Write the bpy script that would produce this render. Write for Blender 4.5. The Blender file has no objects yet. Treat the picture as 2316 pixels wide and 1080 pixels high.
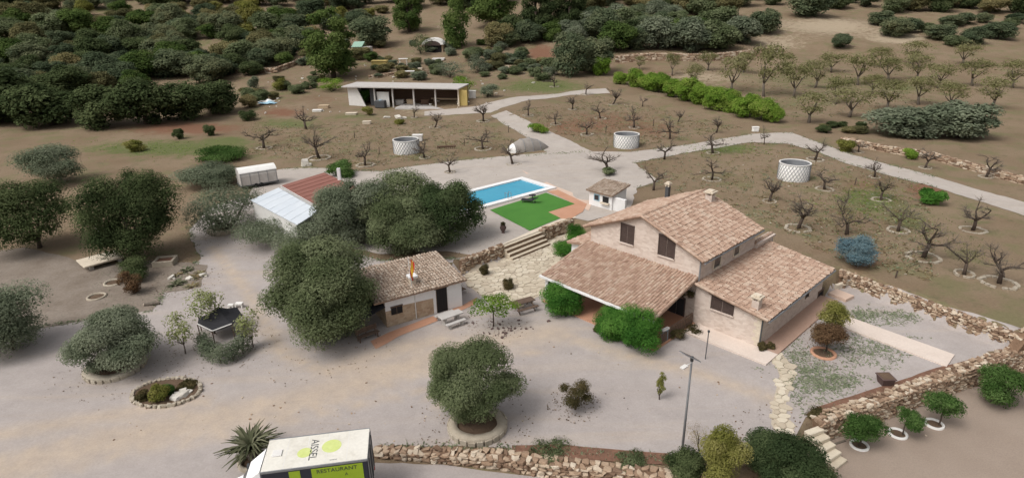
import bpy, bmesh, math, random
import numpy as np
from mathutils import Vector, Matrix, geometry

SC = bpy.context.scene
COL = SC.collection
random.seed(7)
RNG = np.random.default_rng(7)

# ------------------------------------------------------------------ camera, light, exposure
CAM_H = 23.0; FPX = 1372.0; PITCH = math.radians(21.5); ROLL = math.radians(1.0)
FW = np.array([0, math.cos(PITCH), -math.sin(PITCH)])
UP0 = np.array([0, math.sin(PITCH), math.cos(PITCH)])
RT0 = np.array([1.0, 0, 0])
RT = RT0 * math.cos(ROLL) - UP0 * math.sin(ROLL)
UPV = RT0 * math.sin(ROLL) + UP0 * math.cos(ROLL)
CP = np.array([0, 0, CAM_H])
cam_d = bpy.data.cameras.new('camera')
cam = bpy.data.objects.new('camera', cam_d); COL.objects.link(cam)
cam_d.sensor_fit = 'HORIZONTAL'; cam_d.sensor_width = 36.0; cam_d.lens = FPX / 2316 * 36
cam_d.clip_start = 0.5; cam_d.clip_end = 3000
cam.matrix_world = Matrix(((RT[0], UPV[0], -FW[0], CP[0]), (RT[1], UPV[1], -FW[1], CP[1]), (RT[2], UPV[2], -FW[2], CP[2]), (0, 0, 0, 1)))
SC.camera = cam

SUN_EL, SUN_AZ = math.radians(54), math.radians(-125)       # azimuth measured from +Y towards +X
world = bpy.data.worlds.new('World'); SC.world = world; world.use_nodes = True
wn = world.node_tree.nodes; wl = world.node_tree.links
bg = wn['Background']; sky = wn.new('ShaderNodeTexSky'); sky.sky_type = 'NISHITA'; sky.sun_disc = False
sky.sun_elevation = SUN_EL; sky.sun_rotation = SUN_AZ; sky.air_density = 1.0; sky.dust_density = 6.0; sky.ozone_density = 1.0
hs = wn.new('ShaderNodeHueSaturation'); hs.inputs['Saturation'].default_value = 0.22
wl.new(sky.outputs[0], hs.inputs['Color']); wl.new(hs.outputs[0], bg.inputs[0]); bg.inputs[1].default_value = 0.15
sun_d = bpy.data.lights.new('sun', 'SUN'); sun_d.energy = 1.2; sun_d.angle = math.radians(25); sun_d.color = (1, .965, .92)
sun = bpy.data.objects.new('sun', sun_d); COL.objects.link(sun)
sd = Vector((math.sin(SUN_AZ) * math.cos(SUN_EL), math.cos(SUN_AZ) * math.cos(SUN_EL), math.sin(SUN_EL)))
sun.rotation_euler = sd.to_track_quat('Z', 'Y').to_euler(); sun.location = (0, 40, 80)
vs = SC.view_settings
vs.view_transform = 'Standard'; vs.look = 'None'; vs.exposure = 0.05; vs.gamma = 1.0; vs.use_curve_mapping = False

# ------------------------------------------------------------------ survey helpers: photograph pixel -> place in the world
def ray(px, py):
    d = FW + RT * ((px - 1158) / FPX) + UPV * (-(py - 540) / FPX)
    return d / np.linalg.norm(d)
def gz(px, py, z):
    d = ray(px, py); return CP + d * ((z - CAM_H) / d[2])

C0 = np.array([14.0, 40.75]); UA = math.radians(-46.5)
UD = np.array([math.cos(UA), math.sin(UA)]); VD = np.array([-math.sin(UA), math.cos(UA)])
def HV(u, v, z=0.0):
    p = C0 + UD * u + VD * v; return (float(p[0]), float(p[1]), float(z))

def sstep(t):
    t = np.clip(t, 0, 1); return t * t * (3 - 2 * t)
_up = [(-400, 88), (-60, 74), (-30, 64), (-20, 56), (-14, 46.5), (-12, 45.8), (-6.3, 48.9), (-3.6, 51.0), (6.2, 60.6), (9, 57.8), (13.2, 54.2), (22.6, 49.6), (26.2, 45.6)]
_w0 = gz(1905, 616, .9); _w1 = gz(2116, 694, .9)
_up += [(_w0[0], _w0[1]), (_w1[0], _w1[1])]
_dd = (_w1 - _w0) / np.linalg.norm((_w1 - _w0)[:2])
_up += [tuple((_w1 + _dd * 12)[:2]), (400, -300)]
UPX = np.array([p[0] for p in _up]); UPY = np.array([p[1] for p in _up])
_lo = [gz(*p, .1)[:2] for p in ((850, 1016), (1160, 1033), (1543, 1078), (1640, 1092), (1760, 1040), (1836, 956), (2116, 857))]
_ld = (_lo[-1] - _lo[-2]) / np.linalg.norm(_lo[-1] - _lo[-2])
_lo += [_lo[-1] + _ld * 14, _lo[-1] + _ld * 300]
LOX = np.array([p[0] for p in _lo]); LOY = np.array([p[1] for p in _lo])
def T(x, y):
    x = np.asarray(x, float); y = np.asarray(y, float)
    yl = np.interp(x, UPX, UPY)
    w = np.interp(x, [-30, -24, -14, -12], [12, 9, .5, .3])
    z = 1.2 * sstep((y - yl) / w + .5)
    ly = np.interp(x, LOX, LOY, left=-1e4)
    dep = np.interp(x, [-7.5, 0, 8, 12], [.15, .6, 1.15, 1.25])
    z = z - dep * sstep((ly - y) / .35 + .5)
    q = np.clip(y - 100, 0, None)
    z = z + .02 * np.clip(q, 0, 40)
    s = np.clip(y - 128, 0, None)
    z = z + np.where(s < 70, .5 * .16 / 70 * s * s, .5 * .16 * 70 + .16 * (s - 70))
    far = sstep((y - 85) / 60)
    z = z + far * (.5 * np.sin(x * .07 + 1.3) * np.sin(y * .06) + .35 * np.sin(x * .16 + y * .11)) + .03 * np.sin(x * .5) * np.sin(y * .43)
    return z
_TS = np.geomspace(18, 1200, 2600)
def G(px, py):
    d = ray(px, py); P = CP + _TS[:, None] * d
    k = np.nonzero(P[:, 2] < T(P[:, 0], P[:, 1]))[0]
    if len(k) == 0: return P[-1]
    i = max(k[0], 1)
    a = P[i - 1, 2] - T(P[i - 1, 0], P[i - 1, 1]); b = P[i, 2] - T(P[i, 0], P[i, 1])
    p = P[i - 1] + (P[i] - P[i - 1]) * (a / (a - b + 1e-9)); p[2] = float(T(p[0], p[1])); return p
def mpp(P):                       # metres per photo pixel at P, and cosine of the view's fall
    d = np.asarray(P) - CP
    return float(d @ FW) / FPX, math.cos(math.asin(-d[2] / np.linalg.norm(d)))
def hgt(P, hpx):
    m, c = mpp(P); return hpx * m / c

# ------------------------------------------------------------------ object helpers
def tag(o, label=None, cat=None, group=None, kind=None):
    if label: o['label'] = label
    if cat: o['category'] = cat
    if group: o['group'] = group
    if kind: o['kind'] = kind
    return o
def thing(name, label, cat, loc=(0, 0, 0), group=None, rz=0, sc=1):
    o = bpy.data.objects.new(name, None); COL.objects.link(o)
    o.location = [float(c) for c in loc]; o.rotation_euler = (0, 0, rz); o.empty_display_size = .3
    o.scale = (sc, sc, sc) if np.isscalar(sc) else [float(s) for s in sc]
    return tag(o, label, cat, group)
def obj(name, me, m=None, parent=None, kind=None):
    if m is not None and len(me.materials) == 0: me.materials.append(m)
    o = bpy.data.objects.new(name, me); COL.objects.link(o)
    if parent is not None: o.parent = parent
    if kind: o['kind'] = kind
    return o
def copy_tree(o, parent=None):
    c = o.copy(); COL.objects.link(c); c.parent = parent
    for ch in list(o.children): copy_tree(ch, c)
    return c

class MB:
    def __init__(s, org=(0, 0, 0)): s.v = []; s.f = []; s.a = []; s.o = np.array([float(c) for c in org])
    def add(s, vs, fs, a=0.0):
        n = len(s.v); s.v.extend([tuple(np.asarray(p, float) - s.o) for p in vs]); s.f.extend([tuple(i + n for i in f) for f in fs]); s.a.extend([a] * len(fs)); return s
    def box(s, c, size, rz=0, R=None, a=0.0):
        h = np.asarray(size, float) / 2
        if R is None:
            ca, sa = math.cos(rz), math.sin(rz); R = np.array([[ca, -sa, 0], [sa, ca, 0], [0, 0, 1]])
        vs = [np.asarray(c, float) + R @ (h * np.array(k)) for k in ((-1, -1, -1), (1, -1, -1), (1, 1, -1), (-1, 1, -1), (-1, -1, 1), (1, -1, 1), (1, 1, 1), (-1, 1, 1))]
        return s.add(vs, [(0, 3, 2, 1), (4, 5, 6, 7), (0, 1, 5, 4), (1, 2, 6, 5), (2, 3, 7, 6), (3, 0, 4, 7)], a)
    def prism(s, low, high, a=0.0):            # two matching rings of 3-D points
        n = len(low)
        return s.add(list(low) + list(high), [tuple(range(n))[::-1], tuple(range(n, 2 * n))] + [(i, (i + 1) % n, n + (i + 1) % n, n + i) for i in range(n)], a)
    def tube(s, pts, rad, n=6, a=0.0, cap=True):
        pts = [np.asarray(p, float) for p in pts]; rings = []
        for i, p in enumerate(pts):
            d = pts[min(i + 1, len(pts) - 1)] - pts[max(i - 1, 0)]; d = d / (np.linalg.norm(d) + 1e-9)
            x = np.cross(d, [0, 0, 1] if abs(d[2]) < .9 else [1, 0, 0]); x /= np.linalg.norm(x); y = np.cross(d, x)
            r = rad[i] if hasattr(rad, '__len__') else rad
            rings.append([p + r * (x * math.cos(t) + y * math.sin(t)) for t in np.arange(n) * 2 * math.pi / n])
        vs = [q for r in rings for q in r]
        fs = [(i * n + j, i * n + (j + 1) % n, (i + 1) * n + (j + 1) % n, (i + 1) * n + j) for i in range(len(pts) - 1) for j in range(n)]
        if cap: fs += [tuple(range(n))[::-1], tuple(range((len(pts) - 1) * n, len(pts) * n))]
        return s.add(vs, fs, a)
    def lathe(s, c, prof, n=16, a=0.0):         # prof: (radius, z)
        c = np.asarray(c, float); vs = []; k = len(prof)
        for r, z in prof: vs += [c + [r * math.cos(t), r * math.sin(t), z] for t in np.arange(n) * 2 * math.pi / n]
        return s.add(vs, [(i * n + j, i * n + (j + 1) % n, (i + 1) * n + (j + 1) % n, (i + 1) * n + j) for i in range(k - 1) for j in range(n)], a)
    def mesh(s, name='m', smooth=False):
        me = bpy.data.meshes.new(name); me.from_pydata(s.v, [], s.f); me.update()
        at = me.attributes.new('v', 'FLOAT', 'FACE'); at.data.foreach_set('value', np.array(s.a, np.float32))
        if smooth: me.polygons.foreach_set('use_smooth', [True] * len(me.polygons))
        return me
    def build(s, name, m, parent=None, smooth=False, kind=None, bev=0):
        me = s.mesh(name, smooth)
        bm = bmesh.new(); bm.from_mesh(me); bmesh.ops.recalc_face_normals(bm, faces=bm.faces)
        if bev: bmesh.ops.bevel(bm, geom=bm.edges[:], offset=bev, segments=1, affect='EDGES', clamp_overlap=True)
        bm.to_mesh(me); bm.free()
        return obj(name, me, m, parent, kind)

# ------------------------------------------------------------------ materials
def _ramp(nt, cols):
    r = nt.nodes.new('ShaderNodeValToRGB'); e = r.color_ramp.elements
    while len(e) < len(cols): e.new(.5)
    for i, c in enumerate(cols):
        e[i].position = .12 + .76 * i / max(1, len(cols) - 1); e[i].color = (*c, 1)
    return r
def _math(nt, op, a, b=None):
    n = nt.nodes.new('ShaderNodeMath'); n.operation = op
    for i, x in enumerate((a, b)):
        if x is None: continue
        if isinstance(x, (int, float)): n.inputs[i].default_value = x
        else: nt.links.new(x, n.inputs[i])
    return n.outputs[0]
def _noise(nt, vec, scale, detail=5, rough=.6):
    n = nt.nodes.new('ShaderNodeTexNoise'); n.inputs['Scale'].default_value = scale; n.inputs['Detail'].default_value = detail; n.inputs['Roughness'].default_value = rough
    nt.links.new(vec, n.inputs['Vector']); return n.outputs['Fac']
def _pos(nt): return nt.nodes.new('ShaderNodeNewGeometry').outputs['Position']
def _mix(nt, fac, a, b, mode='MIX'):
    n = nt.nodes.new('ShaderNodeMix'); n.data_type = 'RGBA'; n.blend_type = mode
    if isinstance(fac, (int, float)): n.inputs[0].default_value = fac
    else: nt.links.new(fac, n.inputs[0])
    for i, x in ((6, a), (7, b)):
        if isinstance(x, tuple): n.inputs[i].default_value = (*x, 1)
        else: nt.links.new(x, n.inputs[i])
    return n.outputs[2]
def mat(name, cols, scale=2.0, rough=.85, fine=20, famp=.25, bump=0.0, rnd=0.0, metal=0.0, spec=.3):
    m = bpy.data.materials.new(name); m.use_nodes = True; nt = m.node_tree; b = nt.nodes['Principled BSDF']
    b.inputs['Roughness'].default_value = rough; b.inputs['Metallic'].default_value = metal; b.inputs['Specular IOR Level'].default_value = spec
    P = _pos(nt); f = _noise(nt, P, scale)
    if rnd:
        oi = nt.nodes.new('ShaderNodeObjectInfo'); at = nt.nodes.new('ShaderNodeAttribute'); at.attribute_name = 'v'
        s = _math(nt, 'FRACT', _math(nt, 'ADD', oi.outputs['Random'], at.outputs['Fac']))
        f = _math(nt, 'ADD', _math(nt, 'MULTIPLY', f, 1 - rnd), _math(nt, 'MULTIPLY', s, rnd))
    r = _ramp(nt, cols); nt.links.new(f, r.inputs[0]); c = r.outputs[0]
    ff = _noise(nt, P, fine, 4)
    if famp:
        k = _math(nt, 'ADD', _math(nt, 'MULTIPLY', ff, 2 * famp), 1 - famp)
        g = nt.nodes.new('ShaderNodeCombineColor'); [nt.links.new(k, g.inputs[i]) for i in range(3)]
        c = _mix(nt, 1.0, c, g.outputs[0], 'MULTIPLY')
    nt.links.new(c, b.inputs['Base Color'])
    if bump:
        bn = nt.nodes.new('ShaderNodeBump'); bn.inputs['Strength'].default_value = bump; bn.inputs['Distance'].default_value = .05
        nt.links.new(ff, bn.inputs['Height']); nt.links.new(bn.outputs[0], b.inputs['Normal'])
    return m
def leafmat(name, cols, rnd=.25, trans=.35, gain=1.5):
    cols = [tuple(min(.32, c * gain) for c in q) for q in cols]
    m = bpy.data.materials.new(name); m.use_nodes = True; nt = m.node_tree; nt.nodes.remove(nt.nodes['Principled BSDF'])
    out = nt.nodes['Material Output']
    oi = nt.nodes.new('ShaderNodeObjectInfo'); at = nt.nodes.new('ShaderNodeAttribute'); at.attribute_name = 'v'
    f = _math(nt, 'ADD', _math(nt, 'MULTIPLY', at.outputs['Fac'], 1 - rnd), _math(nt, 'MULTIPLY', oi.outputs['Random'], rnd))
    r = _ramp(nt, cols); nt.links.new(f, r.inputs[0])
    d = nt.nodes.new('ShaderNodeBsdfDiffuse'); t = nt.nodes.new('ShaderNodeBsdfTranslucent'); mx = nt.nodes.new('ShaderNodeMixShader'); mx.inputs[0].default_value = trans
    nt.links.new(r.outputs[0], d.inputs[0]); nt.links.new(r.outputs[0], t.inputs[0]); nt.links.new(d.outputs[0], mx.inputs[1]); nt.links.new(t.outputs[0], mx.inputs[2])
    nt.links.new(mx.outputs[0], out.inputs[0]); return m

def ground_mat():
    m = bpy.data.materials.new('earth'); m.use_nodes = True; nt = m.node_tree; b = nt.nodes['Principled BSDF']; b.inputs['Roughness'].default_value = 1; b.inputs['Specular IOR Level'].default_value = .1
    P = _pos(nt); n1 = _noise(nt, P, .09, 6); n2 = _noise(nt, P, .6, 6, .7); n3 = _noise(nt, P, 5, 4, .7); n4 = _noise(nt, P, .28, 5)
    r = _ramp(nt, [(.122, .088, .054), (.182, .131, .084), (.220, .164, .110), (.186, .152, .088)]); nt.links.new(n1, r.inputs[0]); c = r.outputs[0]
    def ss(x, a, bb): 
        q = nt.nodes.new('ShaderNodeMapRange'); q.interpolation_type = 'SMOOTHSTEP'; q.inputs[1].default_value = a; q.inputs[2].default_value = bb; nt.links.new(x, q.inputs[0]); return q.outputs[0]
    c = _mix(nt, ss(n4, .5, .66), c, (.168, .146, .080)); c = _mix(nt, _math(nt, 'MULTIPLY', ss(n2, .55, .69), .5), c, (.100, .102, .052))
    at = nt.nodes.new('ShaderNodeAttribute'); at.attribute_name = 'zone'; sp = nt.nodes.new('ShaderNodeSeparateColor'); nt.links.new(at.outputs['Color'], sp.inputs[0])
    for ch, col in ((1, (.185, .098, .062)), (2, (.34, .275, .195)), (0, (.118, .130, .052))):
        k = ss(_math(nt, 'ADD', _math(nt, 'MULTIPLY', sp.outputs[ch], 1.0), _math(nt, 'MULTIPLY', _math(nt, 'SUBTRACT', n2, .5), 1.3)), .25, .75)
        c = _mix(nt, k, c, col)
    k = _math(nt, 'ADD', _math(nt, 'MULTIPLY', n3, .7), .65); g = nt.nodes.new('ShaderNodeCombineColor'); [nt.links.new(k, g.inputs[i]) for i in range(3)]
    c = _mix(nt, 1.0, c, g.outputs[0], 'MULTIPLY'); nt.links.new(c, b.inputs['Base Color'])
    bn = nt.nodes.new('ShaderNodeBump'); bn.inputs['Strength'].default_value = .6; bn.inputs['Distance'].default_value = .12; nt.links.new(n3, bn.inputs['Height']); nt.links.new(bn.outputs[0], b.inputs['Normal'])
    return m

def gravel_mat(name, ca, cb, cw):
    m = bpy.data.materials.new(name); m.use_nodes = True; nt = m.node_tree; b = nt.nodes['Principled BSDF']; b.inputs['Roughness'].default_value = .95; b.inputs['Specular IOR Level'].default_value = .15
    P = _pos(nt); n1 = _noise(nt, P, .12, 6, .6); n2 = _noise(nt, P, 1.1, 6, .7); n3 = _noise(nt, P, 9, 5, .85); n6 = _noise(nt, P, .33, 5, .65)
    # the driven strip: noise stretched along the drive
    mp = nt.nodes.new('ShaderNodeMapping'); mp.inputs['Rotation'].default_value = (0, 0, math.radians(-18)); mp.inputs['Scale'].default_value = (.03, .35, 1); nt.links.new(P, mp.inputs[0])
    n5 = _noise(nt, mp.outputs[0], 1.6, 5, .6)
    r = _ramp(nt, [ca, cb]); nt.links.new(n1, r.inputs[0]); c = r.outputs[0]
    q = nt.nodes.new('ShaderNodeMapRange'); q.interpolation_type = 'SMOOTHSTEP'; q.inputs[1].default_value = .48; q.inputs[2].default_value = .72; nt.links.new(n5, q.inputs[0])
    at = nt.nodes.new('ShaderNodeAttribute'); at.attribute_name = 'track'
    c = _mix(nt, _math(nt, 'MULTIPLY', q.outputs[0], .35), c, cw)
    c = _mix(nt, _math(nt, 'MULTIPLY', at.outputs['Fac'], _math(nt, 'ADD', _math(nt, 'MULTIPLY', n2, .8), .35)), c, cw)
    k = _math(nt, 'ADD', _math(nt, 'ADD', _math(nt, 'MULTIPLY', n3, .62), _math(nt, 'ADD', _math(nt, 'MULTIPLY', n2, .34), _math(nt, 'MULTIPLY', n6, .30))), .37); g = nt.nodes.new('ShaderNodeCombineColor'); [nt.links.new(k, g.inputs[i]) for i in range(3)]
    c = _mix(nt, 1.0, c, g.outputs[0], 'MULTIPLY'); nt.links.new(c, b.inputs['Base Color'])
    bn = nt.nodes.new('ShaderNodeBump'); bn.inputs['Strength'].default_value = .35; bn.inputs['Distance'].default_value = .03; nt.links.new(n3, bn.inputs['Height']); nt.links.new(bn.outputs[0], b.inputs['Normal'])
    return m
def masonry_mat(name, cols, mortar, scale=3.2, flat=.55):
    m = bpy.data.materials.new(name); m.use_nodes = True; nt = m.node_tree; b = nt.nodes['Principled BSDF']; b.inputs['Roughness'].default_value = .92; b.inputs['Specular IOR Level'].default_value = .15
    P = _pos(nt); mp = nt.nodes.new('ShaderNodeMapping'); mp.inputs['Scale'].default_value = (1, 1, 1.9); nt.links.new(P, mp.inputs[0])
    v = nt.nodes.new('ShaderNodeTexVoronoi'); v.feature = 'DISTANCE_TO_EDGE'; v.inputs['Scale'].default_value = scale; nt.links.new(mp.outputs[0], v.inputs['Vector'])
    v2 = nt.nodes.new('ShaderNodeTexVoronoi'); v2.inputs['Scale'].default_value = scale; nt.links.new(mp.outputs[0], v2.inputs['Vector'])
    sp = nt.nodes.new('ShaderNodeSeparateColor'); nt.links.new(v2.outputs['Color'], sp.inputs[0])
    n1 = _noise(nt, P, .7, 5); f = _math(nt, 'ADD', _math(nt, 'MULTIPLY', sp.outputs[0], .5), _math(nt, 'MULTIPLY', n1, .5))
    r = _ramp(nt, cols); nt.links.new(f, r.inputs[0])
    q = nt.nodes.new('ShaderNodeMapRange'); q.inputs[1].default_value = .02; q.inputs[2].default_value = .07; nt.links.new(v.outputs['Distance'], q.inputs[0])
    k = _math(nt, 'ADD', _math(nt, 'MULTIPLY', q.outputs[0], flat), 1 - flat)
    c = _mix(nt, k, mortar, r.outputs[0]); nt.links.new(c, b.inputs['Base Color'])
    bn = nt.nodes.new('ShaderNodeBump'); bn.inputs['Strength'].default_value = .5; bn.inputs['Distance'].default_value = .03; nt.links.new(k, bn.inputs['Height']); nt.links.new(bn.outputs[0], b.inputs['Normal'])
    return m
MT = dict(
    earth=ground_mat(),
    gravel=gravel_mat('gravel', (.325, .285, .265), (.395, .355, .335), (.43, .345, .265)),
    pale_gravel=gravel_mat('pale_gravel', (.36, .315, .28), (.44, .395, .355), (.40, .34, .28)),
    wall=masonry_mat('house_masonry', [(.47, .375, .315), (.57, .475, .41), (.65, .565, .50)], (.57, .50, .44), 3.0, .45),
    hut_stone=masonry_mat('hut_masonry', [(.30, .21, .14), (.42, .31, .21), (.50, .40, .29)], (.44, .36, .28), 3.0, .6),
    tile=mat('roof_tile', [(.25, .155, .112), (.335, .222, .162), (.40, .275, .205), (.47, .355, .275), (.375, .305, .24)], 1.2, .9, 9, .18, rnd=.45),
    oldtile=mat('old_roof_tile', [(.215, .160, .118), (.285, .215, .162), (.345, .27, .21), (.41, .335, .27), (.30, .26, .205)], .9, .95, 9, .2, rnd=.5),
    palepave=mat('pale_paving', [(.56, .465, .40), (.66, .57, .50)], .7, .85, 9, .15),
    tile_under=mat('roof_channel', [(.27, .175, .125), (.36, .25, .18)], 2, .95),
    redroof=mat('red_sheet_roof', [(.20, .082, .062), (.255, .112, .086)], .8, .7, 12, .1),
    white=mat('white_paint', [(.66, .65, .64), (.78, .77, .76)], .8, .8, 8, .08),
    cream=mat('cream_stone', [(.52, .44, .34), (.66, .58, .47)], 1.5, .9, 14, .15),
    terracotta=mat('terracotta_paving', [(.40, .20, .12), (.50, .285, .19)], .8, .85, 8, .2),
    pinkpave=mat('pink_paving', [(.50, .36, .28), (.60, .46, .37)], .7, .85, 9, .15),
    stone=mat('dry_stone', [(.165, .105, .070), (.29, .195, .13), (.41, .31, .22), (.55, .47, .37)], 1.0, .95, 14, .3, .3, rnd=.75),
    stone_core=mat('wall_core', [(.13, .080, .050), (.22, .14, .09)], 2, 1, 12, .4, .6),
    ringstone=mat('pale_ring_stone', [(.29, .24, .18), (.46, .41, .33)], 2, .95, 12, .25, .2, rnd=.4),
    flag=mat('flagstone', [(.40, .33, .25), (.52, .45, .345), (.62, .55, .44)], .8, .9, 12, .18, .15, rnd=.55),
    joint=mat('paving_joint', [(.40, .335, .255), (.48, .41, .32)], 1.5, 1, 12, .2),
    redsoil=mat('red_soil', [(.105, .065, .042), (.17, .090, .060), (.24, .125, .082)], 1.6, 1, 7, .4, .5),
    dullterra=mat('worn_terracotta', [(.33, .215, .16), (.42, .285, .22)], .8, .85, 8, .2),
    dirt=mat('garden_dirt', [(.135, .104, .078), (.205, .168, .135), (.275, .235, .198)], .45, 1, 6, .4, .4),
    soil=mat('dark_soil', [(.07, .045, .03), (.15, .10, .065)], 1.3, 1, 14, .3, .5),
    wood=mat('old_wood', [(.085, .055, .040), (.16, .11, .080)], 3, .85, 25, .25),
    lightwood=mat('pale_timber', [(.42, .31, .20), (.55, .43, .30)], 2, .8, 20, .2),
    shutter=mat('dark_shutter', [(.050, .034, .030), (.090, .062, .052)], 4, .7, 30, .2),
    dark=mat('dark_opening', [(.012, .011, .012), (.022, .02, .02)], 2, .8, 8, .1),
    glass=mat('window_glass', [(.02, .024, .03), (.04, .045, .05)], 2, .12, 6, .05, spec=.6),
    grey=mat('grey_metal', [(.20, .205, .215), (.28, .285, .29)], 2, .5, 12, .1, metal=.3),
    darkgrey=mat('dark_grey_metal', [(.05, .052, .056), (.085, .088, .092)], 2, .5, 12, .1),
    concrete=mat('concrete', [(.38, .355, .33), (.50, .475, .45)], 1, .9, 14, .15, .1),
    whitestuff=mat('white_sheet', [(.70, .68, .64), (.82, .80, .77)], 1.2, .6, 10, .08),
    plastic=mat('dusty_sheeting', [(.40, .37, .335), (.56, .53, .50)], 1.5, .55, 6, .12),
    tarp=mat('grey_brown_tarpaulin', [(.22, .195, .172), (.34, .31, .28)], 1.2, .5, 6, .15),
    sheet=mat('pale_blue_sheet_roof', [(.50, .55, .60), (.62, .65, .68)], .5, .35, 10, .06),
    blue=mat('pale_blue_paint', [(.25, .42, .52), (.36, .52, .60)], 2, .6, 10, .1),
    bark=mat('bark', [(.050, .036, .028), (.105, .078, .060)], 4, .95, 22, .35, .3),
    greybark=mat('grey_bark', [(.10, .082, .066), (.18, .15, .12)], 4, .95, 22, .35, .3),
    turf=mat('artificial_turf', [(.045, .150, .022), (.075, .215, .034)], .35, .95, 30, .25),
    mesh_net=mat('dark_netting', [(.018, .018, .021), (.035, .034, .038)], 4, .8, 30, .3),
    ochre=mat('ochre_paint', [(.42, .31, .10), (.52, .40, .16)], 1, .85, 10, .15),
    rust=mat('rusty_iron', [(.07, .04, .028), (.13, .08, .05)], 5, .8, 20, .3),
    pot=mat('dark_clay_pot', [(.075, .045, .04), (.13, .085, .075)], 3, .8, 15, .2),
    navy=mat('navy_panel', [(.010, .013, .024), (.018, .022, .036)], 1, .4, 6, .05, spec=.5),
    lime=mat('lime_print', [(.24, .36, .018), (.32, .43, .03)], .8, .5, 6, .06),
    limepale=mat('lime_sun', [(.50, .57, .17), (.60, .65, .28)], 2.5, .6, 6, .12),
    roofwhite=mat('van_roof_white', [(.50, .465, .39), (.66, .63, .56), (.73, .705, .64)], 1.4, .6, 7, .14),
    flagred=mat('flag_red', [(.45, .03, .025), (.55, .05, .035)], 2, .8, 9, .05),
    flagyel=mat('flag_yellow', [(.70, .45, .04), (.78, .52, .06)], 2, .8, 9, .05),
    rubber=mat('tyre_rubber', [(.015, .015, .015), (.03, .03, .03)], 3, .8, 9, .1),
    panel=mat('solar_cells', [(.012, .016, .035), (.02, .026, .05)], 3, .25, 9, .05, spec=.6),
    rock=mat('white_rock', [(.46, .42, .36), (.66, .63, .57)], 2, .95, 10, .2, .3, rnd=.4),
    lampwhite=mat('weathered_white', [(.60, .58, .55), (.72, .70, .67)], 2, .7, 12, .1),
)
LM = dict(
    olive=leafmat('olive_leaf', [(.040, .052, .024), (.073, .091, .043), (.110, .130, .066), (.150, .168, .094)], .15),
    oliveg=leafmat('grey_olive_leaf', [(.056, .070, .044), (.092, .110, .070), (.130, .148, .098), (.172, .188, .130)], .15),
    dark=leafmat('carob_leaf', [(.019, .029, .013), (.038, .052, .022), (.063, .081, .035), (.092, .108, .050)], .15),
    citrus=leafmat('citrus_leaf', [(.020, .042, .011), (.038, .074, .019), (.060, .106, .030), (.092, .145, .048)], .15),
    laurel=leafmat('laurel_leaf', [(.020, .031, .014), (.034, .051, .022), (.053, .074, .032), (.080, .102, .048)], .15),
    ivy=leafmat('ivy_leaf', [(.018, .055, .010), (.036, .100, .018), (.060, .145, .026), (.095, .190, .040)], .1),
    lime=leafmat('lime_leaf', [(.040, .085, .012), (.085, .150, .022), (.130, .200, .032), (.185, .250, .055)], .3),
    yellow=leafmat('yellow_leaf', [(.062, .070, .018), (.110, .115, .028), (.160, .155, .045), (.205, .190, .072)], .2),
    rusty=leafmat('rusty_leaf', [(.060, .038, .022), (.100, .060, .034), (.135, .090, .050)], .2),
    blue=leafmat('blue_leaf', [(.055, .095, .115), (.100, .160, .185), (.160, .230, .250)], .1),
    scrub=leafmat('scrub_leaf', [(.028, .040, .022), (.050, .067, .038), (.076, .097, .055), (.108, .122, .068), (.148, .150, .080)], .5),
    scrubdry=leafmat('dry_scrub_leaf', [(.050, .052, .026), (.095, .092, .044), (.150, .135, .064), (.210, .175, .085)], .5),
    pine=leafmat('pine_needle', [(.020, .036, .012), (.042, .068, .020), (.072, .104, .030), (.105, .135, .044)], .25),
    almond=leafmat('almond_leaf', [(.072, .074, .033), (.118, .118, .052), (.155, .150, .070), (.185, .170, .095)], .35),
    fig=leafmat('fig_leaf', [(.080, .105, .034), (.145, .170, .060), (.200, .215, .095), (.25, .255, .14)], .2),
    topiary=leafmat('brown_topiary_leaf', [(.030, .030, .014), (.060, .052, .024), (.095, .074, .036)], .1),
    palm=leafmat('palm_leaf', [(.040, .045, .026), (.085, .090, .052), (.140, .140, .090)], .1),
    weed=leafmat('weed_leaf', [(.105, .130, .075), (.150, .175, .105), (.205, .220, .145)], .2),
    dry=leafmat('dry_stalk', [(.12, .09, .05), (.20, .16, .09), (.27, .22, .13)], .2),
)

# ------------------------------------------------------------------ builders
def unit(v): return v / (np.linalg.norm(v, axis=-1, keepdims=True) + 1e-9)
def leaf_mesh(name, pos, nrm, size, asp, v, rng):
    n = len(pos); t = unit(np.cross(nrm, unit(rng.normal(size=(n, 3))))); b = np.cross(nrm, t)
    l = (size * .5)[:, None] * t; w = (size * .5 * asp)[:, None] * b
    V = np.stack([pos - l, pos - w * 1.0 + l * .15, pos + l, pos + w * 1.0 + l * .15], 1).reshape(-1, 3)
    me = bpy.data.meshes.new(name); me.vertices.add(4 * n); me.vertices.foreach_set('co', V.astype(np.float32).ravel())
    me.loops.add(4 * n); me.loops.foreach_set('vertex_index', np.arange(4 * n, dtype=np.int32))
    me.polygons.add(n); me.polygons.foreach_set('loop_start', np.arange(n, dtype=np.int32) * 4)
    at = me.attributes.new('v', 'FLOAT', 'FACE'); at.data.foreach_set('value', np.clip(v, 0, 1).astype(np.float32))
    me.update(calc_edges=True); return me
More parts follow.
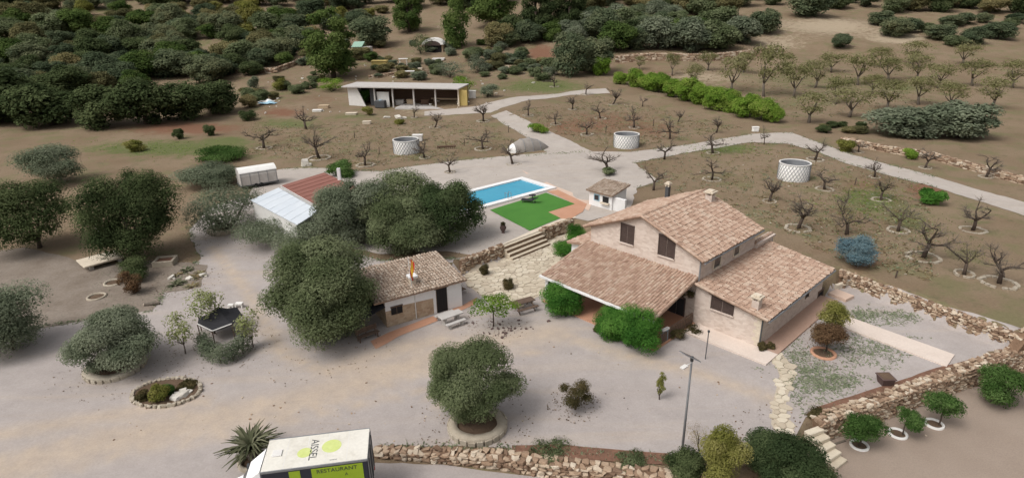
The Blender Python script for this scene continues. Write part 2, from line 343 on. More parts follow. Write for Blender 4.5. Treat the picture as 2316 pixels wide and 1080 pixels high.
def cloud(name, C, Rr, n, size, rng, asp=.55, wild=.75, core=.28, keep=.74, drop=0.0):
    """leaf-sized faces over a set of leafy clumps (centres C, radii Rr)"""
    C = np.asarray(C, float); Rr = np.asarray(Rr, float); k = len(C); w = (Rr.mean(1) ** 2); w /= w.sum()
    bv = rng.random(k)
    def gen(n, lo, hi):
        i = rng.choice(k, n, p=w); d = unit(rng.normal(size=(n, 3))); fl = (d[:, 2] < -.35) & (rng.random(n) < .6); d[fl, 2] *= -1
        rad = hi - (hi - lo) * rng.random(n) ** 1.4
        return i, d, C[i] + d * Rr[i] * rad[:, None]
    i, d, p = gen(int(n * 1.9), .62, 1.12)
    q = np.linalg.norm((p[:, None, :] - C[None]) / Rr[None], axis=2); q[np.arange(len(i)), i] = 9
    ok = q.min(1) > keep
    if drop: ok &= rng.random(len(i)) > drop * (np.sin(p[:, 0] * 2.3 / Rr.mean()) * np.sin(p[:, 1] * 2.9 / Rr.mean()) > .1)
    i, d, p = i[ok][:n], d[ok][:n], p[ok][:n]; m = len(p)
    nr = unit(d + [0, 0, .65] + .6 * wild * rng.normal(size=(m, 3))); sz = size * (.6 + .8 * rng.random(m)); v = .58 * bv[i] + .16 + .26 * rng.random(m)
    if core:
        j, dj, pj = gen(int(n * core), .15, .72); p = np.vstack([p, pj]); nr = np.vstack([nr, unit(dj + .6 * rng.normal(size=(len(pj), 3)))])
        sz = np.concatenate([sz, size * (1.6 + 1.2 * rng.random(len(pj)))]); v = np.concatenate([v, .45 * bv[j] + .4 * rng.random(len(pj))])
    return leaf_mesh(name, p, nr, sz, asp, v, rng)
def clumps(R, V, hc, nb, rng, br=.42, flat=.85, lobes=1.0, up=.62):
    """clump centres filling an uneven ellipsoid"""
    d = unit(rng.normal(size=(nb, 3))); d[:, 2] = np.abs(d[:, 2]) * np.where(rng.random(nb) < up, 1, -1)
    rr = .42 + .34 * rng.random(nb) ** .6; c = d * rr[:, None] * [R, R, V] * lobes; c[:, 2] += hc
    r = br * (.65 + .7 * rng.random(nb)); Rr = np.stack([r * R, r * R, r * min(V, R * 1.2) * flat], 1)
    top = np.array([[0, 0, hc]]); return np.vstack([c, top]), np.vstack([Rr, [[.6 * R, .6 * R, .6 * V]]])
def trunk_mesh(h, r, tips, rng, n=7, lean=.12):
    b = MB(); l = np.array([lean * rng.normal(), lean * rng.normal(), 1.0])
    pts = [np.array([0, 0, -.15]), l * h * .45 + [0.06 * h * rng.normal(), 0, 0], l * h]
    b.tube(pts, [r * 1.35, r, r * .85], n)
    for t in tips:
        t = np.asarray(t); m = pts[-1] * .5 + t * .5 + rng.normal(size=3) * .12 * np.linalg.norm(t - pts[-1]); b.tube([pts[-1] - [0, 0, r], m, t], [r * .62, r * .42, r * .18], 5)
    return b.mesh('trunk', True)
def fit(x0, y0, x1, y1, yb=None, xb=None, kz=.88):
    xc, yc = (x0 + x1) / 2, (y0 + y1) / 2; free = yb is None
    if free: yb = y1 - (y1 - y0) * .15
    for _ in range(5):
        P = G(xc if xb is None else xb, yb); m, c = mpp(P); s = math.sqrt(max(0, 1 - c * c)); R = (x1 - x0) / 2 * m; a = (y1 - y0) / 2 * m
        V = math.sqrt(max(a * a - (R * s) ** 2, (.45 * a) ** 2)) / c
        if not free: break
        yb = yc + V * kz * c / m
    return P, R, V, (V * kz if free else max((yb - yc) * m / c, .5 * V))
def tree(name, label, box, leaf, n=5000, size=.16, yb=None, xb=None, seed=1, cat='tree', group=None, bark='bark', nb=22, br=.42, tr=.045, keep=.74, drop=0.0, core=.30, asp=.5, wild=.75, trunk=True, dz=0.0, flat=.85, lobes=1.0):
    P, R, V, hc = fit(*box, yb, xb); rng = np.random.default_rng(seed)
    t = thing(name, label, cat, (P[0], P[1], P[2] + dz), group); hc -= dz
    C, Rr = clumps(R, V, hc, nb, rng, br, flat, lobes, .62 if yb is not None else .5)
    if xb is not None:
        off = ((box[0] + box[2]) / 2 - xb) * mpp(P)[0]; C[:, 0] += off
    if trunk:
        k = rng.choice(len(C), min(6, len(C)), replace=False); hh = max(.25 * hc, hc - V * .8)
        obj('trunk', trunk_mesh(hh, max(.04, R * tr), [C[i] for i in k], rng), MT[bark], t)
    obj('crown', cloud('crown', C, Rr, int(n * 1.7), size * .76, rng, asp, wild, core, keep, drop), LM[leaf], t)
    return t

def almond_mesh(seed, dense=1.0):
    """a pruned vase-shaped orchard tree about 3 m tall: trunk with limbs, and fine twigs"""
    rng = np.random.default_rng(seed); b = MB(); tw = MB()
    top = np.array([.14 * rng.normal(), .14 * rng.normal(), .95 + .15 * rng.random()])
    b.tube([np.array([0, 0, -.1]), top * [.4, .7, .5], top], [.17, .13, .13], 7); a0 = rng.random() * 6.3; nl = 3 + int(rng.random() * 3)
    tips = []
    for i in range(nl):
        a = a0 + i * 6.283 / nl + .35 * rng.normal(); d = np.array([math.cos(a), math.sin(a), .75 + .35 * rng.normal()]); d /= np.linalg.norm(d); p = top.copy(); pts = [p]; L = 1.1 + .5 * rng.random()
        for k in range(3):
            d = d + .28 * rng.normal(size=3) + [0, 0, .06]; d /= np.linalg.norm(d); p = p + d * L / 3; pts.append(p)
        b.tube(pts, [.10, .075, .06, .04], 5); tips.append((pts, d))
        for k in range(4):
            j = 1 + k % 3; q = pts[j]; e = d + .85 * rng.normal(size=3); e[2] = abs(e[2]) * .6 + .1; e /= np.linalg.norm(e); l = .45 + .5 * rng.random()
            m = q + e * l * .5 + .08 * rng.normal(size=3); en = m + (e + .4 * rng.normal(size=3)) * l * .5; b.tube([q, m, en], [.042, .03, .018], 4)
            for z in range(int(17 * dense)):
                s = m + (en - m) * rng.random(); g = e + .8 * rng.normal(size=3); g[2] = abs(g[2]) * .8; g /= np.linalg.norm(g); tw.tube([s, s + g * (.25 + .45 * rng.random())], [.013, .005], 3, cap=False)
    return b.mesh('almond_trunk', True), tw.mesh('almond_twigs')
ALM = [almond_mesh(s) for s in range(20, 28)]
def almond_leaves(seed, n=420):
    rng = np.random.default_rng(seed); p = np.stack([rng.normal(size=n) * .8, rng.normal(size=n) * .8, 2.0 + .5 * rng.normal(size=n)], 1)
    return leaf_mesh('almond_leaves', p, unit(rng.normal(size=(n, 3))), .08 + .08 * rng.random(n), .5, rng.random(n), rng)
ALML = [almond_leaves(s) for s in (3, 4)]
def ring_mesh(seed):
    rng = np.random.default_rng(seed); b = MB(); n = 20; gap = rng.integers(0, n)
    for i in range(n):
        if i == gap: continue
        a = i * 2 * math.pi / n; r = 1 + .05 * rng.normal(); b.box((r * math.cos(a), r * math.sin(a), .05), (.30 * (.7 + .5 * rng.random()), .17 + .08 * rng.random(), .14 + .10 * rng.random()), a + math.pi / 2 + .25 * rng.normal(), a=rng.random())
    return b.mesh('ring')
RINGS = [ring_mesh(s) for s in range(4)]
NAL = [0]
def almond(px, py, hpx, label, leafy=0, ring=1, group='bare almond trees in the orchard', wide=1.0):
    P = G(px, py); h = hgt(P, hpx); k = NAL[0]; NAL[0] += 1; tm, wm = ALM[k % len(ALM)]; s = h / 2.75
    t = thing('almond_tree', label, 'tree', P, group, k * 2.4, (s * wide, s * wide, s))
    obj('trunk', tm, MT['bark'], t); obj('twigs', wm, MT['greybark'], t)
    if leafy: obj('leaves', ALML[k % 2], LM['almond' if leafy == 1 else 'lime'], t)
    if ring:
        o = obj('tree_ring', RINGS[k % 4], MT['ringstone']); o.location = P; q = (.78, .95, .88, 1.05, .7)[k % 5] * max(.75, s); o.scale = (q, q * (.9 + .2 * ((k * 7) % 5) / 5), (.7, 1.1, .5, .9)[k % 4]); o.rotation_euler = (0, 0, k)
        lab = label.replace('almond tree', 'almond').replace('bare ', '').replace('leafy ', '').replace('young ', '').replace('with bright ring', 'in the right orchard')
        tag(o, 'stone ring round the ' + lab, 'stone ring', 'stone rings round the orchard trees')
    return t

# unit crowns shared by the many trees and shrubs far off
def unit_crown(seed, n, kind):
    rng = np.random.default_rng(seed)
    if kind == 'round': C, Rr = clumps(1, 1, .85, 34, rng, .34, up=.52); me = cloud('crown', C, Rr, n, .10, rng, .6, .7)
    elif kind == 'pine':
        C = []; Rr = []
        for i in range(46):
            z = rng.random(); w = (.42 + .58 * math.sin(math.pi * min(1, .22 + .78 * z))) * (.5 + .5 * rng.random()) if z < .9 else .25; a = rng.random() * 6.283; C.append((w * .74 * math.cos(a), w * .74 * math.sin(a), .22 + 1.66 * z)); r = .30 * (.7 + .6 * rng.random()) * (1.1 - .4 * z); Rr.append((r, r, r * .6))
        me = cloud('crown', C, Rr, n, .085, rng, .4, .9)
    elif kind == 'cypress':
        C = []; Rr = []
        for i in range(30):
            z = rng.random(); w = .62 * math.sin(math.pi * min(1, .18 + .8 * z)) ** .8; a = rng.random() * 6.283; C.append((w * math.cos(a), w * math.sin(a), .15 + 1.7 * z)); Rr.append((.36, .36, .34))
        me = cloud('crown', C, Rr, n, .10, rng, .4, .8)
    else:                                            # open, see-through orchard crown
        C, Rr = clumps(1, .75, 1.35, 20, rng, .36); me = cloud('crown', C, Rr, n, .085, rng, .5, 1.2, core=.1, keep=.3)
    return me
UC = dict(round=[unit_crown(s, 5200, 'round') for s in range(40, 47)], pine=[unit_crown(s, 9000, 'pine') for s in (50, 51, 52)], cypress=[unit_crown(60, 5000, 'cypress')], open=[unit_crown(s, 1500, 'open') for s in (70, 71, 72)])
UT = dict(round=trunk_mesh(.5, .06, [(.3, .1, .9), (-.3, .2, .9), (0, -.3, 1)], RNG), pine=trunk_mesh(.9, .07, [(.2, .1, 1.4), (-.2, .1, 1.3), (0, 0, 1.7)], RNG, lean=.03), cypress=trunk_mesh(.4, .05, [(0, 0, 1.2)], RNG), open=trunk_mesh(.55, .065, [(.5, .1, 1.3), (-.5, .2, 1.25), (.1, -.5, 1.3), (0, .3, 1.5)], RNG))
LMESH = {}
NF = [0]
def far_tree(name, label, box, leaf, kind='round', cat='tree', group=None, yb=None, hz=None):
    k = NF[0]; NF[0] += 1; ms = UC[kind]; me = ms[k % len(ms)]; key = (me.name, leaf)
    if key not in LMESH:
        c = me.copy(); c.materials.clear(); c.materials.append(LM[leaf]); LMESH[key] = c
    P, R, V, hc = fit(*box, yb)
    if kind in ('pine', 'cypress', 'open'):
        P = G((box[0] + box[2]) / 2, box[3] - 1 if yb is None else yb); m, c = mpp(P); V = (box[3] - box[1]) * m / c / 2.05; R = (box[2] - box[0]) / 2 * m
        if kind == 'cypress': R *= 1.05
    t = thing(name, label, cat, P, group, k * 1.7, (R, R, V)); obj('trunk', UT[kind], MT['greybark'] if kind == 'open' else MT['bark'], t); obj('crown', LMESH[key], None, t); return t
def inpoly(p, poly):
    x, y = p; r = False; j = len(poly) - 1
    for i in range(len(poly)):
        xi, yi = poly[i]; xj, yj = poly[j]
        if (yi > y) != (yj > y) and x < (xj - xi) * (y - yi) / (yj - yi + 1e-12) + xi: r = not r
        j = i
    return r
def scatter(poly, n, wr, hr, gap, rng, squash=.45):
    xs = [p[0] for p in poly]; ys = [p[1] for p in poly]; out = []
    for _ in range(n * 30):
        if len(out) >= n: break
        p = (rng.uniform(min(xs), max(xs)), rng.uniform(min(ys), max(ys)))
        if not inpoly(p, poly): continue
        s = .55 + .45 * (p[1] - min(ys)) / (max(ys) - min(ys) + 1e-6)
        if any(((p[0] - q[0])) ** 2 + ((p[1] - q[1]) / squash) ** 2 < (gap * s) ** 2 for q in out): continue
        w = rng.uniform(*wr) * s; h = w * rng.uniform(*hr); out.append((p[0], p[1], w, h))
    return sorted(out, key=lambda q: q[1])

# stones, dry walls, paving, roof tiles
def hull_mesh(seed, n=13):
    r = np.random.default_rng(seed); bm = bmesh.new()
    for _ in range(n):
        d = unit(r.normal(size=3)); d = np.sign(d) * np.abs(d) ** .55; d = d / np.abs(d).max() * .5 * (.86 + .14 * r.random()); bm.verts.new(d)
    g = bmesh.ops.convex_hull(bm, input=bm.verts); bmesh.ops.delete(bm, geom=list({e for e in g['geom_interior'] + g['geom_unused'] if isinstance(e, bmesh.types.BMVert) and e.is_valid}), context='VERTS')
    me = bpy.data.meshes.new('stone'); bm.to_mesh(me); bm.free(); return me
HULL = [hull_mesh(s) for s in range(80, 90)]
HULLM = {}
def hulls(m):
    if m not in HULLM:
        L = []
        for h in HULL:
            c = h.copy(); c.materials.append(MT[m]); L.append(c)
        HULLM[m] = L
    return HULLM[m]
def scatter_pieces(name, mats, meshes, root, material, nmax, rng):
    """mats: world matrices; the nearest nmax become objects, the rest one joined part"""
    if not mats: return
    inv = Matrix.Translation(-Vector(root.location)); mats = sorted(mats, key=lambda M: (M.translation - Vector(CP)).length)
    for M in mats[:nmax]:
        o = obj(name, meshes[int(rng.integers(len(meshes)))], None, root if root.parent is None else root); o.matrix_local = inv @ M
    if len(mats) > nmax:
        b = MB(); cache = [(np.array([v.co[:] for v in me.vertices]), [tuple(p.vertices) for p in me.polygons]) for me in meshes]
        for M in mats[nmax:]:
            v, f = cache[int(rng.integers(len(meshes)))]; A = np.array(inv @ M); b.add(v @ A[:3, :3].T + A[:3, 3], f, float(rng.random()))
        obj(name + '_mass', b.mesh(), MT[material], root, 'stuff')
def Mat3(p, x, y, z, s=(1, 1, 1)):
    return Matrix(((x[0] * s[0], y[0] * s[1], z[0] * s[2], p[0]), (x[1] * s[0], y[1] * s[1], z[1] * s[2], p[1]), (x[2] * s[0], y[2] * s[1], z[2] * s[2], p[2]), (0, 0, 0, 1)))
def resample(pts, step):
    pts = [np.asarray(p, float)[:2] for p in pts]; out = [pts[0]]
    for a, b in zip(pts, pts[1:]):
        n = max(1, int(np.linalg.norm(b - a) / step)); out += [a + (b - a) * (i + 1) / n for i in range(n)]
    return out
def drywall(name, label, pts, zb, zt, thick=.6, L=.42, Hh=.20, nmax=280, seed=1, group=None, m='stone', both=False, top=True):
    """pts along the wall, its face on the right-hand side of the walk; zb(x,y), zt(x,y) foot and top heights"""
    rng = np.random.default_rng(seed); rs = resample(pts, 1.0); root = thing(name, label, 'wall', (rs[0][0], rs[0][1], zb(*rs[0])), group)
    b = MB(root.location); mats = []
    for a, c in zip(rs, rs[1:]):
        d = c - a; l = np.linalg.norm(d); d = d / l; nr = np.array([d[1], -d[0]]); w = thick / 2 - .09
        za, zc = zb(*a) - .2, zb(*c) - .2; ta, tc = zt(*a) - .06, zt(*c) - .06
        low = [(*(a + nr * w), za), (*(c + nr * w), zc), (*(c - nr * w), zc), (*(a - nr * w), za)]; hi = [(*(a + nr * w), ta), (*(c + nr * w), tc), (*(c - nr * w), tc), (*(a - nr * w), ta)]
        b.prism(low, hi)
        mid = (a + c) / 2; z0, z1 = zb(*mid), zt(*mid); rows = max(1, int(round((z1 - z0) / Hh)))
        for side in ((1, -1) if both else (1,)):
            for r in range(rows):
                s = -rng.random() * L * .5
                while s < l:
                    ln = L * (.55 + .9 * rng.random()); z = z0 + (r + .5) * (z1 - z0) / rows + .02 * rng.normal(); p = a + d * (s + ln / 2) + nr * side * (thick / 2 - .10 + .03 * rng.normal())
                    an = .12 * rng.normal(); x = np.array([d[0] * math.cos(an), d[1] * math.cos(an), math.sin(an)]); y = np.array([-d[1], d[0], 0]); zz = np.cross(x, y)
                    mats.append(Mat3((*p, z), x, y, zz, (ln * 1.02, .30, (z1 - z0) / rows * (.85 + .35 * rng.random())))); s += ln
        if top:
            nr2 = max(2, int(round(thick / .32)))
            for r in range(nr2):
                s = -rng.random() * L * .5
                while s < l:
                    ln = L * (.5 + .9 * rng.random()); p = a + d * (s + ln / 2) + nr * ((r + .5) / nr2 - .5) * thick; an = 3.14 * rng.random() * .1
                    x = np.array([d[0], d[1], .08 * rng.normal()]); y = np.array([-d[1], d[0], .1 * rng.normal()]); mats.append(Mat3((*p, zt(*p) - .02 + .04 * rng.normal()), x, y, np.array([0, 0, 1.0]), (ln, thick / nr2 * 1.05, .17 + .1 * rng.random()))); s += ln
    b.build('core', MT['stone_core'], root); scatter_pieces('stone', mats, hulls(m), root, m, nmax, rng); return root
def cell_polys(poly, sp, rng, shrink=.935):
    xs = [p[0] for p in poly]; ys = [p[1] for p in poly]; pts = []
    y = min(ys) - 2 * sp; r = 0
    while y < max(ys) + 2 * sp:
        x = min(xs) - 2 * sp + (r % 2) * sp / 2
        while x < max(xs) + 2 * sp: pts.append(Vector((x + sp * .36 * rng.normal(), y + sp * .30 * rng.normal()))); x += sp
        y += sp * .85; r += 1
    vo, _, fo, *_ = geometry.delaunay_2d_cdt(pts, [], [], 0, 1e-4); fan = {}
    for f in fo:
        c = sum((vo[i] for i in f), Vector((0, 0))) / len(f)
        for i in f: fan.setdefault(i, []).append(c)
    out = []
    for i, cs in fan.items():
        if len(cs) < 4 or not inpoly(vo[i], poly): continue
        c = sum(cs, Vector((0, 0))) / len(cs); cs = sorted(cs, key=lambda q: math.atan2(q.y - c.y, q.x - c.x)); out.append([c + (q - c) * shrink for q in cs])
    return out
def paving(root, poly, sp, zf, seed, nmax=300, m='flag', th=.05):
    rng = np.random.default_rng(seed); cs = cell_polys(poly, sp, rng); cs.sort(key=lambda c: (c[0].x ** 2 + c[0].y ** 2)); rest = MB(root.location)
    for i, c in enumerate(cs):
        cx = sum(p.x for p in c) / len(c); cy = sum(p.y for p in c) / len(c); z = zf(cx, cy) + .012 * rng.normal(); b = MB(root.location) if i < nmax else rest
        ins = [(cx + (p.x - cx) * .93, cy + (p.y - cy) * .93, z + th) for p in c]
        b.prism([(p.x, p.y, z - .05) for p in c], [(p.x, p.y, z + th * .7) for p in c], float(rng.random())); b.add(ins, [tuple(range(len(ins)))], float(0 if i < nmax else rng.random()))
        if i < nmax: b.a = [0.0] * len(b.a); b.build('flagstone', MT[m], root)
    if rest.v: rest.build('flagstone_mass', MT[m], root, kind='stuff')
def tile_mesh():
    b = MB(); n = 5; vs = []
    for k, (y, r) in enumerate(((-.05, .118), (.43, .092))):
        for i in range(n + 1):
            a = math.pi * i / n; vs.append((r * math.cos(a), y, r * .82 * math.sin(a) + (.028 if k == 0 else .0)))
    fs = [(i, i + 1, n + 2 + i, n + 1 + i) for i in range(n)] + [tuple(range(n + 1))[::-1]]
    b.add(vs, fs); return b.mesh('tile')
TILE = tile_mesh(); TILE.materials.append(MT['tile'])
TILE_OLD = TILE.copy(); TILE_OLD.materials.clear(); TILE_OLD.materials.append(MT['oldtile'])
def tiled(parent, org, o, u, s, ulen, slen, nmax, seed=1, pitch=.245, gauge=.40, cut=None, old=False):
    """barrel tiles on a slope: corner o, unit u along the eave, unit s up the slope"""
    rng = np.random.default_rng(seed); o, u, s = (np.asarray(q, float) for q in (o, u, s)); n = np.cross(u, s); n /= np.linalg.norm(n); s = np.cross(n, u)
    cols = int(ulen / pitch); rows = int(math.ceil(slen / gauge)); mats = []
    for i in range(cols):
        jog = .05 * rng.normal()
        for j in range(rows):
            uu = (i + .5) * ulen / cols; ss = j * slen / rows + jog * .5
            if cut and not cut(uu, ss + .2): continue
            an = .035 * rng.normal(); x = u * math.cos(an) + s * math.sin(an); y = np.cross(n, x); p = o + u * (uu + .012 * rng.normal()) + s * (ss + .012 * rng.normal()) + n * (.012 + .008 * rng.normal())
            k = .92 + .16 * rng.random(); mats.append(Mat3(p, x, y, n, (k, 1.0, k)))
    inv = Matrix.Translation(-Vector(org)); mats.sort(key=lambda M: (M.translation - Vector(CP)).length)
    for M in mats[:nmax]:
        q = obj('roof_tile', TILE_OLD if old else TILE, None, parent); q.matrix_local = inv @ M
    if len(mats) > nmax:
        b = MB(); v = np.array([w.co[:] for w in TILE.vertices]); f = [tuple(p.vertices) for p in TILE.polygons]
        for M in mats[nmax:]:
            A = np.array(inv @ M); b.add(v @ A[:3, :3].T + A[:3, 3], f, float(rng.random()))
        obj('roof_tile_mass', b.mesh(), MT['oldtile' if old else 'tile'], parent, 'stuff')
def slab(b, o, u, s, ulen, slen, th):
    o, u, s = (np.asarray(q, float) for q in (o, u, s)); n = np.cross(u, s); n /= np.linalg.norm(n); lo = [o, o + u * ulen, o + u * ulen + s * slen, o + s * slen]; b.prism([p - n * th for p in lo], lo); return n

# draped ground sheets
def sheet(name, poly, m, off=.03, res=1.1, rag=.22, px=True, seed=1, kind='structure', zf=None, track=None):
    rng = np.random.default_rng(seed); W = [np.asarray(G(*p)[:2] if px else p, float) for p in poly]; ring = []
    for a, b in zip(W, W[1:] + W[:1]):
        l = np.linalg.norm(b - a); n = max(1, int(l / .7)); nr = np.array([b[1] - a[1], a[0] - b[0]]) / (l + 1e-9)
        w_ = 0.0
        for i in range(n):
            w_ = .8 * w_ + .5 * rng.normal(); ring.append(a + (b - a) * i / n + nr * rag * w_ * min(1, i / 3, (n - i) / 3))
    xs = [p[0] for p in ring]; ys = [p[1] for p in ring]
    gx, gy = np.meshgrid(np.arange(min(xs), max(xs), res), np.arange(min(ys), max(ys), res)); gx = gx.ravel() + .01 * rng.normal(size=gx.size); gy = gy.ravel() + .01 * rng.normal(size=gy.size); ins = np.zeros(gx.size, bool); q = np.array(ring); w = np.roll(q, 1, 0)
    for (xi, yi), (xj, yj) in zip(q, w): ins ^= ((yi > gy) != (yj > gy)) & (gx < (xj - xi) * (gy - yi) / (yj - yi + 1e-12) + xi)
    inner = [Vector((a, b)) for a, b in zip(gx[ins], gy[ins])]
    pts = [Vector(p) for p in ring] + inner; n = len(ring)
    vo, _, fo, *_ = geometry.delaunay_2d_cdt(pts, [(i, (i + 1) % n) for i in range(n)], [list(range(n))], 1, 1e-5)
    V = np.array([v[:] for v in vo]); Z = T(V[:, 0], V[:, 1]) if zf is None else np.array([zf(*p) for p in V]); me = bpy.data.meshes.new(name)
    me.from_pydata(np.column_stack([V, Z + off]).tolist(), [], [tuple(f) for f in fo]); me.polygons.foreach_set('use_smooth', [True] * len(me.polygons)); me.update()
    if track is not None:
        tv = np.zeros(len(V))
        for line, wd in track:
            q = [np.asarray(G(*p)[:2]) for p in line]; dm = np.full(len(V), 1e9)
            for a, b in zip(q, q[1:]):
                t_ = np.clip(((V - a) @ (b - a)) / ((b - a) @ (b - a)), 0, 1); dm = np.minimum(dm, np.linalg.norm(V - a - t_[:, None] * (b - a), axis=1))
            tv = np.maximum(tv, np.exp(-(dm / wd) ** 2))
        at = me.attributes.new('track', 'FLOAT', 'POINT'); at.data.foreach_set('value', tv.astype(np.float32))
    bm = bmesh.new(); bm.from_mesh(me)
    for f in bm.faces:
        f.normal_update()
        if f.normal.z < 0: f.normal_flip()
    bm.to_mesh(me); bm.free()
    return obj(name, me, MT[m] if isinstance(m, str) else m, None, kind)

# ------------------------------------------------------------------ the ground
def geo(a, b, st, k=1.07):
    out = [a]; s = st
    while out[-1] < b: out.append(out[-1] + s); s *= k
    return out
_xs = np.arange(-44, 46, .4); _xr = geo(46, 900, .5); _xs = np.concatenate([-np.array(_xr)[::-1], _xs, _xr])
_ys = np.concatenate([-np.array(geo(0, 200, 2, 1.2))[::-1], np.arange(2, 14, 1.0), np.arange(14, 82, .4), geo(82, 1400, .5, 1.022)])
X, Y = np.meshgrid(_xs, _ys); Z = T(X, Y); ny, nx = X.shape
me = bpy.data.meshes.new('ground'); V = np.stack([X, Y, Z], -1).reshape(-1, 3); me.vertices.add(len(V)); me.vertices.foreach_set('co', V.astype(np.float32).ravel())
I = np.arange(nx * ny).reshape(ny, nx); F = np.stack([I[:-1, :-1], I[:-1, 1:], I[1:, 1:], I[1:, :-1]], -1).reshape(-1, 4)
me.loops.add(F.size); me.loops.foreach_set('vertex_index', F.astype(np.int32).ravel()); me.polygons.add(len(F)); me.polygons.foreach_set('loop_start', (np.arange(len(F)) * 4).astype(np.int32)); me.polygons.foreach_set('use_smooth', np.ones(len(F), bool)); me.update(calc_edges=True)
zone = np.zeros((len(V), 4), np.float32); zone[:, 3] = 1
def blob(px, py, wpx, hpx, ch, s=1.0, tilt=0.0):
    P = G(px, py); A = G(px + wpx, py)[:2] - P[:2]; B = (G(px, py - hpx)[:2] - G(px, py + hpx)[:2]) / 2; M = np.linalg.inv(np.array([A, B]).T + 1e-9); q = (V[:, :2] - P[:2]) @ M.T
    c, s_ = math.cos(tilt), math.sin(tilt); q = np.stack([c * q[:, 0] + s_ * q[:, 1], -s_ * q[:, 0] + c * q[:, 1]], 1); zone[:, ch] += s * np.exp(-(q ** 2).sum(1))
R_, G_, B_ = 1, 2, 2
for a in ((360, 335, 190, 22, 0, .9), (520, 318, 60, 12, 0, .7), (650, 280, 90, 14, 0, .7), (800, 262, 80, 9, 0, .6), (1230, 195, 110, 18, 0, .9), (1640, 335, 90, 16, 0, .8), (1960, 450, 90, 40, 0, .7), (1900, 395, 50, 16, 0, .4), (2060, 500, 60, 30, 0, .5), (930, 350, 120, 14, 0, .45), (700, 330, 90, 25, 0, .35), (1560, 450, 60, 25, 0, .35), (1690, 400, 70, 25, 0, .4), (840, 145, 120, 25, 0, .35), (1900, 190, 200, 40, 0, .35), (1700, 180, 160, 40, 0, .25), (2200, 480, 80, 60, 0, .4), (2000, 610, 90, 25, 0, .4),
          (420, 290, 150, 16, 1, .9), (640, 255, 60, 12, 1, .8), (1380, 270, 120, 30, 1, .5), (1500, 300, 90, 30, 1, .4), (1960, 420, 70, 25, 1, .55), (2100, 430, 50, 25, 1, .8), (1225, 120, 40, 20, 1, .9), (850, 110, 60, 20, 1, .5), (1960, 590, 60, 40, 1, .6), (1480, 165, 80, 15, 1, .4), (1850, 560, 60, 25, 1, .35), (1280, 290, 90, 20, 1, .35),
          (1870, 60, 150, 22, 2, .8), (2030, 88, 70, 14, 2, .9), (1500, 100, 200, 20, 2, .3), (480, 65, 60, 12, 2, .5), (1560, 170, 140, 18, 2, .3), (960, 255, 120, 12, 2, .5), (1010, 60, 60, 15, 2, .4), (760, 20, 80, 15, 2, .4), (600, 30, 90, 12, 2, .6), (560, 55, 80, 14, 2, .8), (640, 70, 60, 10, 2, .6), (330, 40, 80, 14, 2, .6), (260, 25, 70, 10, 0, .8), (450, 100, 90, 16, 0, .5), (1170, 150, 70, 20, 0, .5), (1000, 205, 120, 14, 0, .6), (640, 210, 80, 20, 0, .45), (730, 225, 80, 14, 1, .4), (1760, 100, 90, 18, 2, .5), (1640, 40, 80, 14, 2, .6), (1950, 130, 120, 20, 1, .35), (2040, 60, 90, 14, 0, .4), (1620, 185, 120, 22, 2, .35), (1800, 215, 120, 22, 2, .3), (1980, 225, 140, 22, 2, .35), (1860, 150, 120, 16, 2, .25), (1720, 240, 110, 14, 0, .45), (2050, 200, 90, 14, 0, .35), (270, 75, 90, 20, 2, .35)): blob(*a)
ca = me.color_attributes.new('zone', 'FLOAT_COLOR', 'POINT'); ca.data.foreach_set('color', np.clip(zone, 0, 1).ravel())
obj('ground', me, MT['earth'], None, 'structure')

# ground sheets
sheet('gravel_yard', [(-300, 1400), (-300, 850), (60, 745), (210, 720), (345, 702), (372, 660), (455, 585), (428, 520), (470, 470), (560, 445), (640, 470), (720, 560), (860, 590), (1030, 585), (1080, 592), (1300, 520), (1345, 600), (1400, 640), (1560, 740), (1700, 740), (1860, 690), (1880, 640), (1925, 640), (2116, 706), (2330, 785), (2330, 770), (2330, 795), (2116, 838), (1960, 890), (1822, 943), (1800, 985), (1700, 1020), (1540, 1040), (1150, 1012), (850, 1010), (820, 1060), (810, 1400)], 'gravel', .03, track=[(((-100, 1090), (200, 1010), (420, 962), (640, 915), (800, 868), (940, 820), (1080, 775), (1250, 752)), 1.6), (((780, 830), (900, 790), (1000, 770)), 1.2), (((-100, 1000), (200, 948), (460, 905)), .7), (((-100, 1062), (200, 985), (420, 940), (640, 896), (800, 850), (1000, 800)), .28), (((-100, 1130), (200, 1046), (420, 992), (640, 940), (820, 886), (1000, 830), (1250, 790)), .28), (((420, 1010), (640, 955), (860, 905), (960, 880), (1000, 925)), .25), (((480, 560), (560, 660), (640, 800), (760, 850)), .5), (((1250, 752), (1400, 800), (1600, 850), (1740, 900)), .6)], res=.7)
sheet('pool_terrace', [(560, 440), (600, 390), (640, 382), (700, 380), (860, 388), (1010, 366), (1160, 352), (1240, 345), (1340, 343), (1440, 344), (1436, 368), (1490, 410), (1440, 425), (1425, 470), (1330, 500), (1292, 492), (1180, 540), (1075, 582), (1010, 568), (860, 575), (740, 545), (640, 460)], 'pale_gravel', .035, zf=lambda x, y: float(T(x, max(y, np.interp(x, UPX, UPY) + .4))) if x > -13 else float(T(x, y)))
sheet('gravel_path', [(1430, 343), (1560, 327), (1640, 313), (1700, 303), (1790, 300), (1850, 322), (1920, 348), (2000, 370), (2116, 400), (2330, 462), (2330, 492), (2116, 424), (2000, 394), (1900, 365), (1840, 340), (1780, 325), (1700, 322), (1600, 338), (1500, 356), (1436, 368)], 'pale_gravel', .04)
sheet('farm_track', [(1110, 262), (1145, 250), (1250, 300), (1345, 345), (1240, 347), (1190, 310)], 'pale_gravel', .03)
sheet('field_track', [(1080, 240), (1180, 218), (1290, 207), (1370, 200), (1380, 211), (1290, 215), (1200, 226), (1110, 255), (960, 262), (960, 252)], 'pale_gravel', .03)
